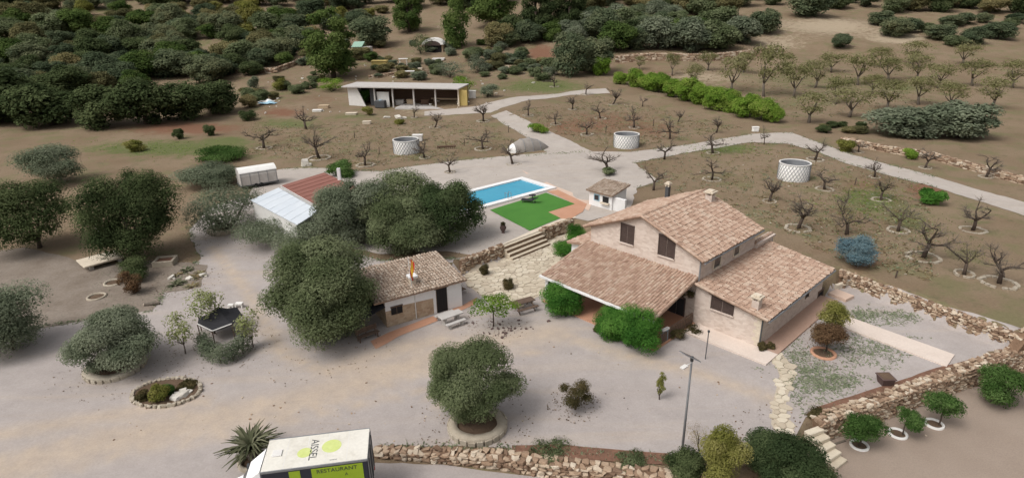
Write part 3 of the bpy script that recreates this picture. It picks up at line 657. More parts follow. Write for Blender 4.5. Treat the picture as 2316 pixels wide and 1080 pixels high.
sheet('lower_yard', [(820, 1060), (850, 1046), (1000, 1050), (1160, 1072), (1350, 1093), (1545, 1112), (1545, 1500), (800, 1500)], 'gravel', .03, zf=lambda x, y: float(T(x, min(y, np.interp(x, LOX, LOY) - .4))))
ter = UPX

# ------------------------------------------------------------------ the farmhouse
HO = HV(0, 0, 0); house = thing('farmhouse', 'pink stone two-storey farmhouse with tiled roofs, tiled porch and low wing', 'house', HO)
UD3 = np.array([UD[0], UD[1], 0]); VD3 = np.array([VD[0], VD[1], 0]); Z3 = np.array([0, 0, 1.0])
def on_v(px, py, v0):
    d = ray(px, py); t = (v0 - (CP[:2] - C0) @ VD) / (d[:2] @ VD); P = CP + d * t; return float((P[:2] - C0) @ UD), float(P[2])
def on_u(px, py, u0):
    d = ray(px, py); t = (u0 - (CP[:2] - C0) @ UD) / (d[:2] @ UD); P = CP + d * t; return float((P[:2] - C0) @ VD), float(P[2])
VF, VBK = -.4, 8.4
def uvbox(b, u0, u1, v0, v1, z0, z1, a=0.0):
    return b.prism([HV(u0, v0, z0), HV(u1, v0, z0), HV(u1, v1, z0), HV(u0, v1, z0)], [HV(u0, v0, z1), HV(u1, v0, z1), HV(u1, v1, z1), HV(u0, v1, z1)], a)
gab = [(-10.2, 0), (0, 0), (0, 5.3), (-5.1, 7.22), (-10.2, 5.2)]
b = MB(HO); b.prism([HV(u, VF, z) for u, z in gab], [HV(u, VBK, z) for u, z in gab]); b.build('main_wall', MT['wall'], house)
WU, WV0, WV1, WZE, WZT = 5.1, -.6, 10.5, 2.52, 3.42
def wz(u): return WZT + (WZE - WZT) * u / 5.65
wg = [(.003, 0), (WU, 0), (WU, wz(WU) - .13), (.003, wz(0) - .13)]
b = MB(HO); b.prism([HV(u, WV0, z) for u, z in wg], [HV(u, WV1, z) for u, z in wg]); b.build('wing_wall', MT['wall'], house)
b = MB(HO); uvbox(b, -.25, .2, VBK + .01, 11.6, 0, 3.75); uvbox(b, -.36, .31, VBK + .02, 11.7, 3.75, 3.92); b.build('parapet', MT['wall'], house)
b = MB(HO); uvbox(b, -13.0, -10.203, .4, 5.2, 0, 2.75); b.build('annex_wall', MT['white'], house)
def roof(name, o, u, s, ul, sl, nmax, seed, th=.12, fascia=None):
    r = None; b = MB(HO); s = np.asarray(s, float); s = s / np.linalg.norm(s); slab(b, o, u, s, ul, sl, th); r = b.build(name, MT['tile_under'], house)
    tiled(r, HO, o, u, s, ul, sl, nmax, seed); return r, s
mr, sR = roof('roof', HV(.45, -.75, 5.22), VD3, -UD3 * 5.55 + Z3 * 2.16, 9.5, 5.96, 0, 11)
ml, sL = roof('roof', HV(-10.75, 8.75, 5.1), -VD3, UD3 * 5.65 + Z3 * 2.28, 9.5, 6.09, 0, 12)
pr, sP = roof('porch_roof', HV(-10.6, -6.05, 2.42), UD3, VD3 * 5.63 + Z3 * 1.36, 10.65, 5.79, 300, 13)
wr, sW = roof('wing_roof', HV(5.65, -.95, WZE), VD3, -UD3 * 5.63 + Z3 * .9, 11.9, 5.83, 0, 14)
ar, sA = roof('annex_roof', HV(-13.3, 5.5, 2.72), -VD3, UD3 * 3.1 + Z3 * .6, 5.4, 3.1, 0, 15)
def ridge_tile(p0, p1, r0, r1):                               # ridge and verge tiles, one object each
    b = MB(HO); b.tube([p0, p1], [r0, r1], 8); o = b.build('ridge_tile', MT['tile'], house)
for i in range(24):
    v = -.75 + i * .397; ridge_tile(HV(-5.1, v - .03, 7.40), HV(-5.1, v + .42, 7.385), .135, .115)
for i in range(15):
    for (uu, zz, sg) in ((.45, 5.22, -1), (-10.75, 5.1, 1)):
        t = i / 15; sl_ = (5.55, 2.16) if sg < 0 else (5.65, 2.28); ridge_tile(HV(uu + sg * sl_[0] * t, -.74, zz + sl_[1] * t + .03), HV(uu + sg * sl_[0] * (t + .073), -.74, zz + sl_[1] * (t + .073) + .03), .12, .105)
for i in range(14):
    t = i / 14; ridge_tile(HV(5.65 - 5.63 * t, -.93, WZE + .9 * t + .03), HV(5.65 - 5.63 * (t + .075), -.93, WZE + .9 * (t + .075) + .03), .12, .10)
for i in range(20):
    v = VBK + i * .16; ridge_tile(HV(-.02, v, 3.96), HV(-.02, v + .2, 3.95), .16, .14)
b = MB(HO); uvbox(b, -10.72, .10, -6.20, -6.07, 2.24, 2.42); b.build('gutter', MT['white'], house)
b = MB(HO); b.tube([HV(5.72, -.9, WZE - .10), HV(5.72, 10.9, WZE - .10)], .07, 7); b.build('gutter', MT['grey'], house)
b = MB(HO); b.tube([HV(.52, -.7, 5.08), HV(.52, 8.7, 5.08)], .07, 7); b.build('gutter', MT['grey'], house)
b = MB(HO); b.tube([HV(.09, VF - .09, 5.1), HV(.09, VF - .09, .2)], .06, 7); b.build('downpipe', MT['grey'], house)
b = MB(HO); b.tube([HV(5.2, WV0 - .06, 2.55), HV(5.2, WV0 - .06, .15)], .055, 7); b.build('downpipe', MT['darkgrey'], house)
for k in range(8):                                              # pale corner blocks of the wing
    w = .50 if k % 2 else .30; w2 = .30 if k % 2 else .50; b = MB(HO); z = .22 + k * .29; uvbox(b, WU - w, WU + .025, WV0 - .025, WV0 + w2, z, z + .27); b.build('corner_block', MT['cream'], house)
def opening(nm, plane, c, w, h, pane, frame='shutter', fw=.09, leaves=2, sill=None):
    """window or door on a wall: plane ('v', v0) facing -v or ('u', u0) facing +u"""
    ax, q = plane; a, z = c; b = MB(HO)
    def bx(bb, a0, a1, z0, z1, d0, d1):
        return uvbox(bb, a0, a1, q - d1, q - d0, z0, z1) if ax == 'v' else uvbox(bb, q + d0, q + d1, a0, a1, z0, z1)
    bx(b, a - w / 2 - fw, a + w / 2 + fw, z + h / 2, z + h / 2 + fw * 1.4, -.05, .07); bx(b, a - w / 2 - fw, a - w / 2, z - h / 2, z + h / 2 - .002, -.05, .05); bx(b, a + w / 2, a + w / 2 + fw, z - h / 2, z + h / 2 - .002, -.05, .05)
    fr = b.build(nm, MT[frame], house)
    for i in range(leaves):
        b = MB(HO); a0 = a - w / 2 + i * w / leaves + .01; a1 = a0 + w / leaves - .02; bx(b, a0, a1, z - h / 2, z + h / 2, -.04, .015)
        if pane == 'shutter':
            for k in range(7): bx(b, a0 + .07, a1 - .07, z - h / 2 + .08 + k * (h - .16) / 7, z - h / 2 + .08 + (k + .7) * (h - .16) / 7, .015, .03)
        b.build('shutter' if pane == 'shutter' else ('pane' if pane == 'glass' else 'leaf'), MT[pane], fr)
    if sill:
        b = MB(HO); bx(b, a - w / 2 - .12, a + w / 2 + .12, z - h / 2 - .1, z - h / 2 - .003, -.02, .12); b.build('sill', MT[sill], fr)
    return fr
opening('window', ('v', VF), on_v(1419, 530, VF), 1.15, 1.5, 'shutter', sill='wall')
opening('window', ('v', VF), on_v(1508, 558, VF), 1.3, 1.6, 'shutter', sill='wall')
opening('window', ('u', 0), on_u(1622, 588, 0), .95, 1.05, 'glass', 'cream', .16, sill='cream')
opening('window', ('u', 0), on_u(1666, 562, 0), .8, 1.0, 'glass', 'cream', .14, sill='cream')
opening('window', ('v', WV0), on_v(1634, 690, WV0), 1.6, 1.05, 'shutter', sill='wall')
b = MB(HO); _u, _z = on_v(1634, 690, WV0); uvbox(b, _u - 1.1, _u + .9, WV0 - .13, WV0, _z + .60, _z + .68); b.build('awning_rail', MT['wood'], house)
opening('door', ('u', WU), on_u(1853, 676, WU), 1.0, 1.5, 'dark', 'wood')
opening('window', ('u', WU), on_u(1825, 668, WU), .5, .35, 'dark', 'wood', .06, 1)
opening('window', ('u', WU), on_u(1757, 714, WU), .45, .25, 'dark', 'wood', .06, 1)
opening('window', ('v', VF), on_v(1530, 690, VF), 1.3, 1.5, 'glass', 'shutter')
opening('door', ('v', VF), (-5.2, 1.25), 1.5, 2.1, 'shutter', 'wood')
opening('window', ('v', VF), (-8.2, 1.55), 1.2, 1.2, 'shutter', 'wood')
# chimneys
def chim(u, v, z0, z1, w, capm, body, nm='chimney'):
    b = MB(HO); uvbox(b, u - w / 2, u + w / 2, v - w / 2, v + w / 2, z0, z1); o = b.build(nm, MT[body], house); b = MB(HO)
    for du in (-1, 1):
        for dv in (-1, 1): uvbox(b, u + du * w * .4 - .06, u + du * w * .4 + .06, v + dv * w * .4 - .06, v + dv * w * .4 + .06, z1 + .002, z1 + .2)
    uvbox(b, u - w * .72, u + w * .72, v - w * .72, v + w * .72, z1 + .2, z1 + .32); uvbox(b, u - w * .45, u + w * .45, v - w * .45, v + w * .45, z1 + .322, z1 + .42); b.build('cap', MT[capm], o)
chim(-3.95, 7.6, 6.2, 7.45, .6, 'cream', 'wall'); chim(4.4, -.15, 2.5, 3.4, .5, 'cream', 'wall'); chim(-8.3, 8.0, 5.3, 7.2, .34, 'cream', 'darkgrey')
# porch: posts, beam, railing, floor
for u, m in ((-10.3, 'white'), (-7.6, 'white'), (-4.2, 'wall'), (-.2, 'wood')):
    b = MB(HO); uvbox(b, u - .16, u + .16, -5.75, -5.43, .14, 2.22 + .1); b.build('porch_post', MT[m], house)
b = MB(HO); uvbox(b, -10.5, .0, -5.72, -5.46, 2.15, 2.34); b.build('beam', MT['wood'], house)
b = MB(HO); b.prism([HV(-.16, -5.9, 2.25), HV(.0, -5.9, 2.25), HV(.0, -.42, 3.58), HV(-.16, -.42, 3.58)], [HV(-.16, -5.9, 2.40), HV(.0, -5.9, 2.40), HV(.0, -.42, 3.73), HV(-.16, -.42, 3.73)]); b.build('rafter', MT['wood'], house)
b = MB(HO); uvbox(b, -10.5, .25, -6.0, VF - .003, -.1, .14); b.build('porch_floor', MT['terracotta'], house)
rl = None; b = MB(HO); uvbox(b, .02, .10, -5.2, -.9, .98, 1.06); uvbox(b, .02, .10, -5.2, -.9, .30, .37); rl = b.build('railing', MT['wood'], house)
for i in range(19):
    b = MB(HO); v = -5.15 + i * .228; uvbox(b, .102, .13, v, v + .15, .16, .94 + .04 * random.random()); b.build('picket', MT['wood'], rl)
_u, _z = on_v(1540, 665, VF)
for i, (px, py) in enumerate(((1540, 667), (1562, 666))):
    u, z = on_v(px, py, VF - .25); p = HV(u, VF - .25, z); t = thing('hanging_pot', 'dark hanging pot on the porch wall, ' + ('beside the porch window' if i == 0 else 'nearest the corner downpipe'), 'flower pot', p, 'dark pots hung on the porch wall')
    b = MB(p); b.lathe(p, [(.02, -.25), (.16, -.22), (.22, .02), (.19, .02), (.02, -.05)], 10); b.build('bowl', MT['pot'], t); rng = np.random.default_rng(i)
    obj('foliage', cloud('f', [(0, 0, .05)], [(.33, .33, .26)], 160, .13, rng), LM['topiary'], t)
    b = MB(p); b.tube([np.array(p) + [0, 0, .05], np.array(p) + [0, 0, .5], np.array(HV(u, VF, z + .5))], .012, 4); b.build('hook', MT['darkgrey'], t)
# paved walks round the wing
def uvquad(name, pts, m, z, th=.2, kind='structure'):
    b = MB(); b.prism([HV(u, v, z - th) for u, v in pts], [HV(u, v, z) for u, v in pts]); return b.build(name, MT[m], None, kind=kind)
uvquad('house_walk', [(.28, WV0 - 1.75), (6.5, WV0 - 1.75), (6.5, WV0), (.28, WV0)], 'palepave', .17, .3)
uvquad('side_walk', [(WU, WV0 + .003), (6.5, WV0 + .003), (6.5, 10.5), (WU, 10.5)], 'dullterra', .168, .3)

# ------------------------------------------------------------------ barbecue house behind the farmhouse
def frame_thing(name, label, cat, A, Bp, group=None):
    A = np.asarray(A, float); d = np.asarray(Bp, float)[:2] - A[:2]; L = np.linalg.norm(d); d = d / L; n = np.array([-d[1], d[0]]); t = thing(name, label, cat, A, group)
    def W(s, q, z): p = A[:2] + d * s + n * q; return (float(p[0]), float(p[1]), float(A[2] + z))
    def bx(b, s0, s1, q0, q1, z0, z1, a=0.0): return b.prism([W(s0, q0, z0), W(s1, q0, z0), W(s1, q1, z0), W(s0, q1, z0)], [W(s0, q0, z1), W(s1, q0, z1), W(s1, q1, z1), W(s0, q1, z1)], a)
    return t, W, bx, L, np.array([*d, 0]), np.array([*n, 0])
A = G(1332, 462); Bq = A[:2] + UD * 3.4
t, W, bx, L, d3, n3 = frame_thing('barbecue_house', 'small white barbecue house with tiled roof and black hearth behind the farmhouse', 'outbuilding', A, Bq)
b = MB(A); b.prism([W(0, 0, -.2), W(3.2, 0, -.2), W(3.2, 2.6, -.2), W(0, 2.6, -.2)], [W(0, 0, 1.75), W(3.2, 0, 1.75), W(3.2, 2.6, 2.25), W(0, 2.6, 2.25)]); b.build('wall', MT['white'], t)
b = MB(A); s_ = np.array(n3) * 3.0 + Z3 * .56; s_ /= np.linalg.norm(s_); o_ = np.array(W(-.25, -.3, 1.76)); slab(b, o_, d3, s_, 3.7, 3.3, .1); r = b.build('roof', MT['tile_under'], t); tiled(r, A, o_, d3, s_, 3.7, 3.3, 120, 21, old=True)
b = MB(A); bx(b, 1.95, 2.75, -.06, .3, .7, 1.4); b.build('hearth', MT['dark'], t); b = MB(A); bx(b, 1.8, 2.9, -.35, -.003, .6, .75); b.build('hearth_shelf', MT['cream'], t)
b = MB(A); bx(b, .7, 1.5, -.05, .2, .7, 1.45); w_ = b.build('window', MT['blue'], t); b = MB(A); bx(b, .8, 1.4, -.07, .1, .8, 1.35); b.build('pane', MT['glass'], w_)
b = MB(A); bx(b, 3.203, 4.8, .2, .5, -.2, 1.5); b.build('side_wall', MT['white'], t)

# ------------------------------------------------------------------ pool, turf, terrace paving
pr_ = np.array([4.55, 72.0]); pb = math.radians(39.5); PB = np.array([math.cos(pb), math.sin(pb)]); PA = np.array([math.sin(pb), -math.cos(pb)])
def PW(a, b, z): p = pr_ - PB * a - PA * b; return (float(p[0]), float(p[1]), 1.2 + z)       # a along the pool, b across it, from its right-hand corner
def pring(b, a0, a1, b0, b1, w, z0, z1):
    for q in ((a0 - w, a1 + w, b0 - w, b0), (a0 - w, a1 + w, b1, b1 + w), (a0 - w, a0, b0, b1), (a1, a1 + w, b0, b1)):
        b.prism([PW(q[0], q[2], z0), PW(q[1], q[2], z0), PW(q[1], q[3], z0), PW(q[0], q[3], z0)], [PW(q[0], q[2], z1), PW(q[1], q[2], z1), PW(q[1], q[3], z1), PW(q[0], q[3], z1)])
PL, PWD = 13.0, 5.0
pool = thing('swimming_pool', 'rectangular blue swimming pool with white coping beside the green turf', 'pool', PW(0, 0, 0))
b = MB(pool.location); pring(b, 0, PL, 0, PWD, .75, -.1, .24); b.build('coping', MT['white'], pool)
mw = mat('pool_water', [(.026, .255, .395), (.050, .335, .475)], .35, .12, 3, .08, bump=.12, spec=.22)
b = MB(pool.location); b.prism([PW(0, 0, -.05), PW(PL, 0, -.05), PW(PL, PWD, -.05), PW(0, PWD, -.05)], [PW(0, 0, .07), PW(PL, 0, .07), PW(PL, PWD, .07), PW(0, PWD, .07)]); b.build('water', mw, pool)
for i in (0, 1):
    b = MB(pool.location); 
    b.tube([PW(6.2 + i * .5, -.4, .2), PW(6.2 + i * .5, -.3, .9), PW(6.2 + i * .5, .15, .9), PW(6.2 + i * .5, .2, .1)], .03, 6); b.build('handrail', MT['grey'], pool)
FT = 1.2
def flat(name, px, m, off):
    return sheet(name, px, m, off, 1.5, .03, zf=lambda x, y: FT)
flat('turf', [(1108, 476), (1235, 437), (1300, 462), (1240, 480), (1268, 494), (1198, 523)], 'turf', .075)
flat('terracotta_paving', [(1238, 434), (1262, 430), (1328, 462), (1318, 480), (1290, 496), (1268, 495), (1236, 480), (1300, 462)], 'terracotta', .062)
flat('pool_deck', [(1180, 385), (1262, 424), (1340, 452), (1332, 478), (1300, 462), (1238, 434)], 'pinkpave', .05)
flat('terrace_edge', [(1198, 524), (1268, 496), (1292, 484), (1304, 492), (1215, 532), (1190, 542), (1100, 574)], 'cream', .052)
A = gz(1180, 456, 1.27); t, W, bx, L, d3, n3 = frame_thing('sun_lounger', 'black sun lounger lying on the green turf by the pool', 'sun lounger', A, gz(1226, 460, 1.27))
b = MB(A); bx(b, .0, 1.35, -.3, .3, .28, .36); b.prism([W(1.35, -.3, .28), W(1.4, -.3, .36), W(1.4, .3, .36), W(1.35, .3, .28)], [W(1.95, -.3, .72), W(1.98, -.3, .78), W(1.98, .3, .78), W(1.95, .3, .72)]); b.build('bed', MT['mesh_net'], t)
for s in (.15, 1.5):
    for q in (-.27, .27): b = MB(A); bx(b, s, s + .06, q - .03, q + .03, 0, .28); b.build('leg', MT['darkgrey'], t)
A = gz(1204, 449, 1.27); t, W, bx, L, d3, n3 = frame_thing('side_table', 'low black table next to the sun lounger on the turf', 'table', A, gz(1220, 449, 1.27))
b = MB(A); b.lathe(A, [(.0, .46), (.42, .46), (.42, .41), (0, .41)], 14); b.build('top', MT['mesh_net'], t); b = MB(A); b.lathe(A, [(.25, 0), (.06, .06), (.05, .41)], 10); b.build('foot', MT['darkgrey'], t)
A = gz(1138, 526, 1.23); t = thing('garden_urn', 'small brown garden urn standing alone on the gravel below the pool', 'urn', A)
b = MB(A); b.lathe(A, [(.20, 0), (.12, .12), (.30, .42), (.33, .62), (.22, .78), (.26, .86), (.18, .84), (.05, .6)], 14); b.build('body', MT['pot'], t, True); obj('foliage', cloud('f', [(0, 0, .95)], [(.25, .25, .22)], 120, .12, RNG), LM['topiary'], t)

# ------------------------------------------------------------------ stone patio, terrace wall, steps
LA, LB = np.array([-3.6, 51.0]), np.array([6.2, 60.6]); LD = (LB - LA) / np.linalg.norm(LB - LA); LN = np.array([LD[1], -LD[0]]); LL = float(np.linalg.norm(LB - LA))
foot = lambda x, y: float(T(x + .5, y - 1.0)); crown_ = lambda e: (lambda x, y: float(T(x, y + 1.0)) + e)
s0, s1 = LL * .27, LL * .66
drywall('terrace_wall', 'low dry-stone terrace wall left of the patio steps', [LA - LD * 1.5, LA + LD * s0], foot, crown_(.10), .55, .40, .22, 150, 31, 'terrace walls beside the patio steps')
drywall('terrace_wall', 'low dry-stone terrace wall right of the patio steps', [LA + LD * s1, LB], foot, crown_(.10), .55, .40, .22, 150, 32, 'terrace walls beside the patio steps')
st = thing('stone_steps', 'wide pale stone steps up from the patio to the pool', 'steps', (*(LA + LD * s0), 0))
for k in range(4):
    p = LA + LD * s0; q = LA + LD * s1; e = .30 + (.36 * (3 - k)); b = MB(st.location); z1 = .30 * (k + 1); a0 = p + LN * (e - .37); a1 = q + LN * (e - .37); b0 = p + LN * e; b1 = q + LN * e
    b.prism([(*b0, 0), (*b1, 0), (*a1, 0), (*a0, 0)], [(*b0, z1), (*b1, z1), (*a1, z1), (*a0, z1)]); b.build('step', MT['flag'], st, bev=.02)
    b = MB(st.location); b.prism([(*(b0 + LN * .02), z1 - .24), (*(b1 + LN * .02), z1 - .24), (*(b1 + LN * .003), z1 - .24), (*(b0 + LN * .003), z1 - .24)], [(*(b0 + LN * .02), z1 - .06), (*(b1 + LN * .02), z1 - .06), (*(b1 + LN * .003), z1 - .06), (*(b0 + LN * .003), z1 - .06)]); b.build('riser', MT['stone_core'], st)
pp = [G(*p)[:2] for p in ((1052, 640), (1062, 600), (1090, 592), (1135, 580), (1228, 548), (1250, 540))] + [LB + LN * .5] + [HV(-10.3, 4)[:2], HV(-10.4, -.4)[:2], HV(-10.6, -6.1)[:2]] + [G(*p)[:2] for p in ((1232, 664), (1170, 694), (1100, 678))]
patio = thing('stone_patio', None, None, (pp[0][0], pp[0][1], 0)); patio['kind'] = 'structure'
sheet('patio_bed', [tuple(p) for p in pp], 'joint', .045, 1.5, .05, px=False)
paving(patio, pp, .62, lambda x, y: .055, 41)
sp = [G(*p)[:2] for p in ((1730, 792), (1752, 782), (1796, 832), (1800, 850), (1779, 900), (1776, 940), (1800, 962), (1830, 968), (1820, 990), (1760, 985), (1744, 960), (1750, 900), (1763, 850), (1757, 832))]
spath = thing('stepping_path', None, None, (sp[0][0], sp[0][1], 0)); spath['kind'] = 'structure'
sheet('path_bed', [tuple(p) for p in sp], 'joint', .04, 1.2, .08, px=False); paving(spath, sp, .52, lambda x, y: float(T(x, y)) + .045, 42)

# dry walls
drywall('retaining_wall', 'long reddish dry-stone wall along the bottom, right of the van', [p for p in _lo[:4]], lambda x, y: float(T(x, y - 1.0)), lambda x, y: float(T(x, y + 1)) + .22, .75, .40, .21, 300, 33)
drywall('retaining_wall', 'dry-stone retaining wall behind the ringed citrus trees, right of the stone steps', [_lo[5] + _ld * .3, _lo[6], _lo[7]], lambda x, y: float(T(x + .5, y - 1.0)), lambda x, y: float(T(x - .5, y + 1)) + .25, .85, .32, .17, 300, 34)
drywall('field_wall', 'dry-stone field wall between the right-hand orchard and the weedy gravel garden', [(27.0, 44.6), _w0[:2], _w1[:2], _w1[:2] + _dd[:2] * 8], lambda x, y: float(T(x - .7, y - .8)), lambda x, y: float(T(x + .7, y + .8)) - .12, .6, .34, .17, 300, 35)
drywall('far_wall', 'pale dry-stone wall at the top edge of the upper almond orchard', [G(x, y)[:2] for x, y in ((1392, 143), (1560, 138), (1770, 124))], lambda x, y: float(T(x, y)) - .2, lambda x, y: float(T(x, y)) + 1.9, 1.2, 1.1, .55, 0, 36)
drywall('far_wall', 'low stone wall climbing out of the scrub left of the big pine', [G(x, y)[:2] for x, y in ((535, 164), (620, 165), (690, 136))], lambda x, y: float(T(x, y)) - .2, lambda x, y: float(T(x, y)) + 1.2, .9, 1.0, .5, 0, 37)
drywall('far_wall', 'low pinkish stone wall below the dark bush at the right edge', [G(x, y)[:2] for x, y in ((1905, 322), (1975, 338), (2060, 352), (2120, 362), (2330, 420))], lambda x, y: float(T(x, y)) - .2, lambda x, y: float(T(x, y)) + .8, .9, .7, .35, 0, 38)

drywall('far_wall', 'low terrace wall on the rough bank just behind the open shed roof', [G(x, y)[:2] for x, y in ((835, 178), (920, 168), (1010, 166))], lambda x, y: float(T(x, y)) - .2, lambda x, y: float(T(x, y)) + .8, .8, .8, .4, 0, 39)
drywall('far_wall', 'broken terrace wall on the rough ground right of the grey bushes', [G(x, y)[:2] for x, y in ((1100, 152), (1180, 158), (1245, 150))], lambda x, y: float(T(x, y)) - .2, lambda x, y: float(T(x, y)) + .8, .8, .8, .4, 0, 40)
# steps down at the right
stp = thing('garden_steps', 'short flight of pale stone steps beside the dark evergreen', 'steps', G(1830, 970))
for k in range(5):
    p = gz(1818 + k * 14, 974 + k * 19, -.1 - k * .25); q = gz(1852 + k * 12, 962 + k * 17, -.1 - k * .25); d = (q - p)[:2]; d = d / np.linalg.norm(d); n = np.array([d[1], -d[0]]); b = MB(stp.location); z = -.05 - k * .25
    A_, B_q = p[:2], q[:2]; b.prism([(*A_, z - .45), (*(A_ + n * .42), z - .45), (*(B_q + n * .42), z - .45), (*B_q, z - .45)], [(*A_, z), (*(A_ + n * .42), z), (*(B_q + n * .42), z), (*B_q, z)]); b.build('step', MT['flag'], stp, bev=.03)

# beds of red earth
sheet('red_bed', [(1158, 1008), (1260, 1005), (1400, 1018), (1512, 1026), (1515, 1052), (1400, 1046), (1280, 1036), (1158, 1028)], 'redsoil', .07, .8, .12)
sheet('red_bed', [(1822, 938), (1850, 920), (1960, 885), (2116, 833), (2330, 755), (2330, 772), (2116, 848), (1960, 902), (1842, 945)], 'redsoil', .07, .8, .12)
sheet('garden_earth', [(-300, 850), (-300, 600), (60, 560), (210, 600), (345, 590), (470, 600), (455, 650), (372, 662), (345, 702), (210, 722), (60, 748)], 'dirt', .045, 1.0, .25)
sheet('lower_ground', [(1640, 1110), (1780, 1060), (1862, 995), (2116, 905), (2330, 830), (2330, 1400), (1600, 1400)], mat('pinkish_dirt', [(.24, .185, .145), (.33, .265, .215)], .3, 1, 14, .25, .3), .03, 1.1, .2, zf=lambda x, y: float(T(x, min(y, np.interp(x, LOX, LOY) - .4))))
sheet('brick_apron', [(838, 772), (880, 752), (1048, 690), (1080, 672), (1072, 690), (1000, 722), (900, 762), (850, 790)], 'terracotta', .06, 1.0, .08)
b = MB(); wk = [gz(x, y, 0) for x, y in ((1892, 728), (1899, 712), (2117, 790), (2158, 805), (2140, 832), (2117, 822), (1915, 746))]; b.prism([(p[0], p[1], -.1) for p in wk], [(p[0], p[1], .15) for p in wk]); b.build('walkway', MT['palepave'], None, kind='structure')

# ------------------------------------------------------------------ hut with the flag
A = np.array([-9.6, 40.5, 0]); t, W, bx, L, d3, n3 = frame_thing('stone_hut', 'low half-whitewashed stone hut with a black door and tiled roof', 'hut', A, (-4.15, 43.75))
D = 5.2; b = MB(A); b.prism([W(0, 0, -.1), W(L, 0, -.1), W(L, D, -.1), W(0, D, -.1)], [W(0, 0, 2.35), W(L, 0, 2.35), W(L, D, 2.75), W(0, D, 2.75)]); b.build('wall', MT['hut_stone'], t)
b = MB(A); b.prism([W(-.02, -.02, 1.35), W(.9, -.02, 1.40), W(.9, .0, 1.40), W(-.02, .0, 1.35)], [W(-.02, -.02, 2.36), W(.9, -.02, 2.36), W(.9, 0, 2.36), W(-.02, 0, 2.36)])
b.prism([W(.903, -.03, 1.55), W(3.9, -.03, 1.42), W(3.9, 0, 1.42), W(.903, 0, 1.55)], [W(.903, -.03, 2.37), W(3.9, -.03, 2.37), W(3.9, 0, 2.37), W(.903, 0, 2.37)])
bx(b, 3.903, 4.13, -.035, 0, .05, 2.37); bx(b, 5.1, L + .03, -.035, 0, .05, 2.37); bx(b, 4.133, 5.097, -.03, 0, 2.12, 2.372); bx(b, L + .003, L + .03, .003, 1.0, .3, 2.4); b.build('whitewash', MT['white'], t)
o_ = np.array(W(-.9, -.3, 2.36)); s_ = n3 * D + Z3 * .45; s_ /= np.linalg.norm(s_); b = MB(A); slab(b, o_, d3, s_, L + 1.3, D + .5, .1); r = b.build('roof', MT['tile_under'], t); tiled(r, A, o_, d3, s_, L + 1.3, D + .5, 300, 22, old=True)
b = MB(A); bx(b, 4.18, 5.05, -.075, -.037, .08, 2.1); dr = b.build('door', MT['dark'], t)
for k in range(5): b = MB(A); bx(b, 4.2 + k * .17, 4.355 + k * .17, -.09, -.077, .1, 2.08); b.build('board', MT['dark'], dr)
b = MB(A); bx(b, 4.02, 5.2, -.12, -.037, 2.103, 2.24); b.build('lintel', MT['wood'], t)
b = MB(A); bx(b, .42, 1.32, -.055, -.032, .95, 1.55); w_ = b.build('window', MT['dark'], t); b = MB(A); bx(b, .38, 1.36, -.1, -.04, 1.555, 1.66); b.build('lintel', MT['wood'], w_); b = MB(A); bx(b, .84, .88, -.075, -.057, .95, 1.55); b.build('bar', MT['wood'], w_)
b = MB(A); bx(b, 2.55, 3.0, 1.0, 1.45, 2.4, 3.05); ch = b.build('chimney', MT['cream'], t); b = MB(A); bx(b, 2.42, 3.13, .87, 1.58, 3.053, 3.2); b.build('cap', MT['white'], ch)
b = MB(A); b.tube([W(2.38, -.06, .1), W(2.38, -.06, 2.3)], .04, 6); b.build('downpipe', MT['lampwhite'], t)
FPs = W(2.45, .55, 2.5); fl = thing('flag', 'drooping red and yellow flag on a pole above the hut roof', 'flag', FPs)
b = MB(FPs); b.tube([np.array(FPs), np.array(FPs) + [-.12, 0, 2.5]], .03, 6); b.build('pole', MT['lampwhite'], fl)
for nm, m, x0 in (('red_stripe', 'flagred', 0), ('yellow_stripe', 'flagyel', 1), ('red_stripe', 'flagred', 2)):
    b = MB(FPs); wv = [0, .25, .75, 1.0]; 
    c0 = np.array(FPs) + [-.10 + .03, 0, 2.35]; lo = []; hi = []
    for i in range(9):
        f = i / 8; w0 = wv[x0]; w1 = wv[x0 + 1]
        def pt(w): return c0 + np.array([(.10 + .30 * w) * (1 - .5 * f) + .05 * math.sin(f * 7 + w * 6), .07 * math.sin(f * 5 + w * 9), -1.55 * f - .25 * w])
        lo.append(pt(w0)); hi.append(pt(w1))
    n = 9; vs = lo + hi + [p + np.array([0, .012, 0]) for p in lo + hi]; fs = [(i, i + 1, n + i + 1, n + i) for i in range(n - 1)] + [(2 * n + i + 1, 2 * n + i, 3 * n + i, 3 * n + i + 1) for i in range(n - 1)]; b.add(vs, fs); b.build(nm, MT[m], fl)
p0 = np.array(W(-1.7, -.5, 2.1)); tw = thing('dark_awning', 'dark cloth awning between the big olive and the hut corner', 'awning', W(-1.7, -.5, 0)); b = MB(tw.location)
b.prism([W(-1.9, -.7, 1.55), W(-.1, -.35, 1.9), W(-.1, 1.2, 2.15), W(-1.9, 1.2, 2.05)], [W(-1.9, -.7, 1.58), W(-.1, -.35, 1.93), W(-.1, 1.2, 2.18), W(-1.9, 1.2, 2.08)]); b.build('cloth', MT['mesh_net'], tw)
for s, q, z in ((-1.85, -.6, 1.55), (-1.85, 1.1, 2.05)): b = MB(tw.location); b.tube([W(s, q, 0), W(s, q, z)], .035, 6); b.build('pole', MT['wood'], tw)

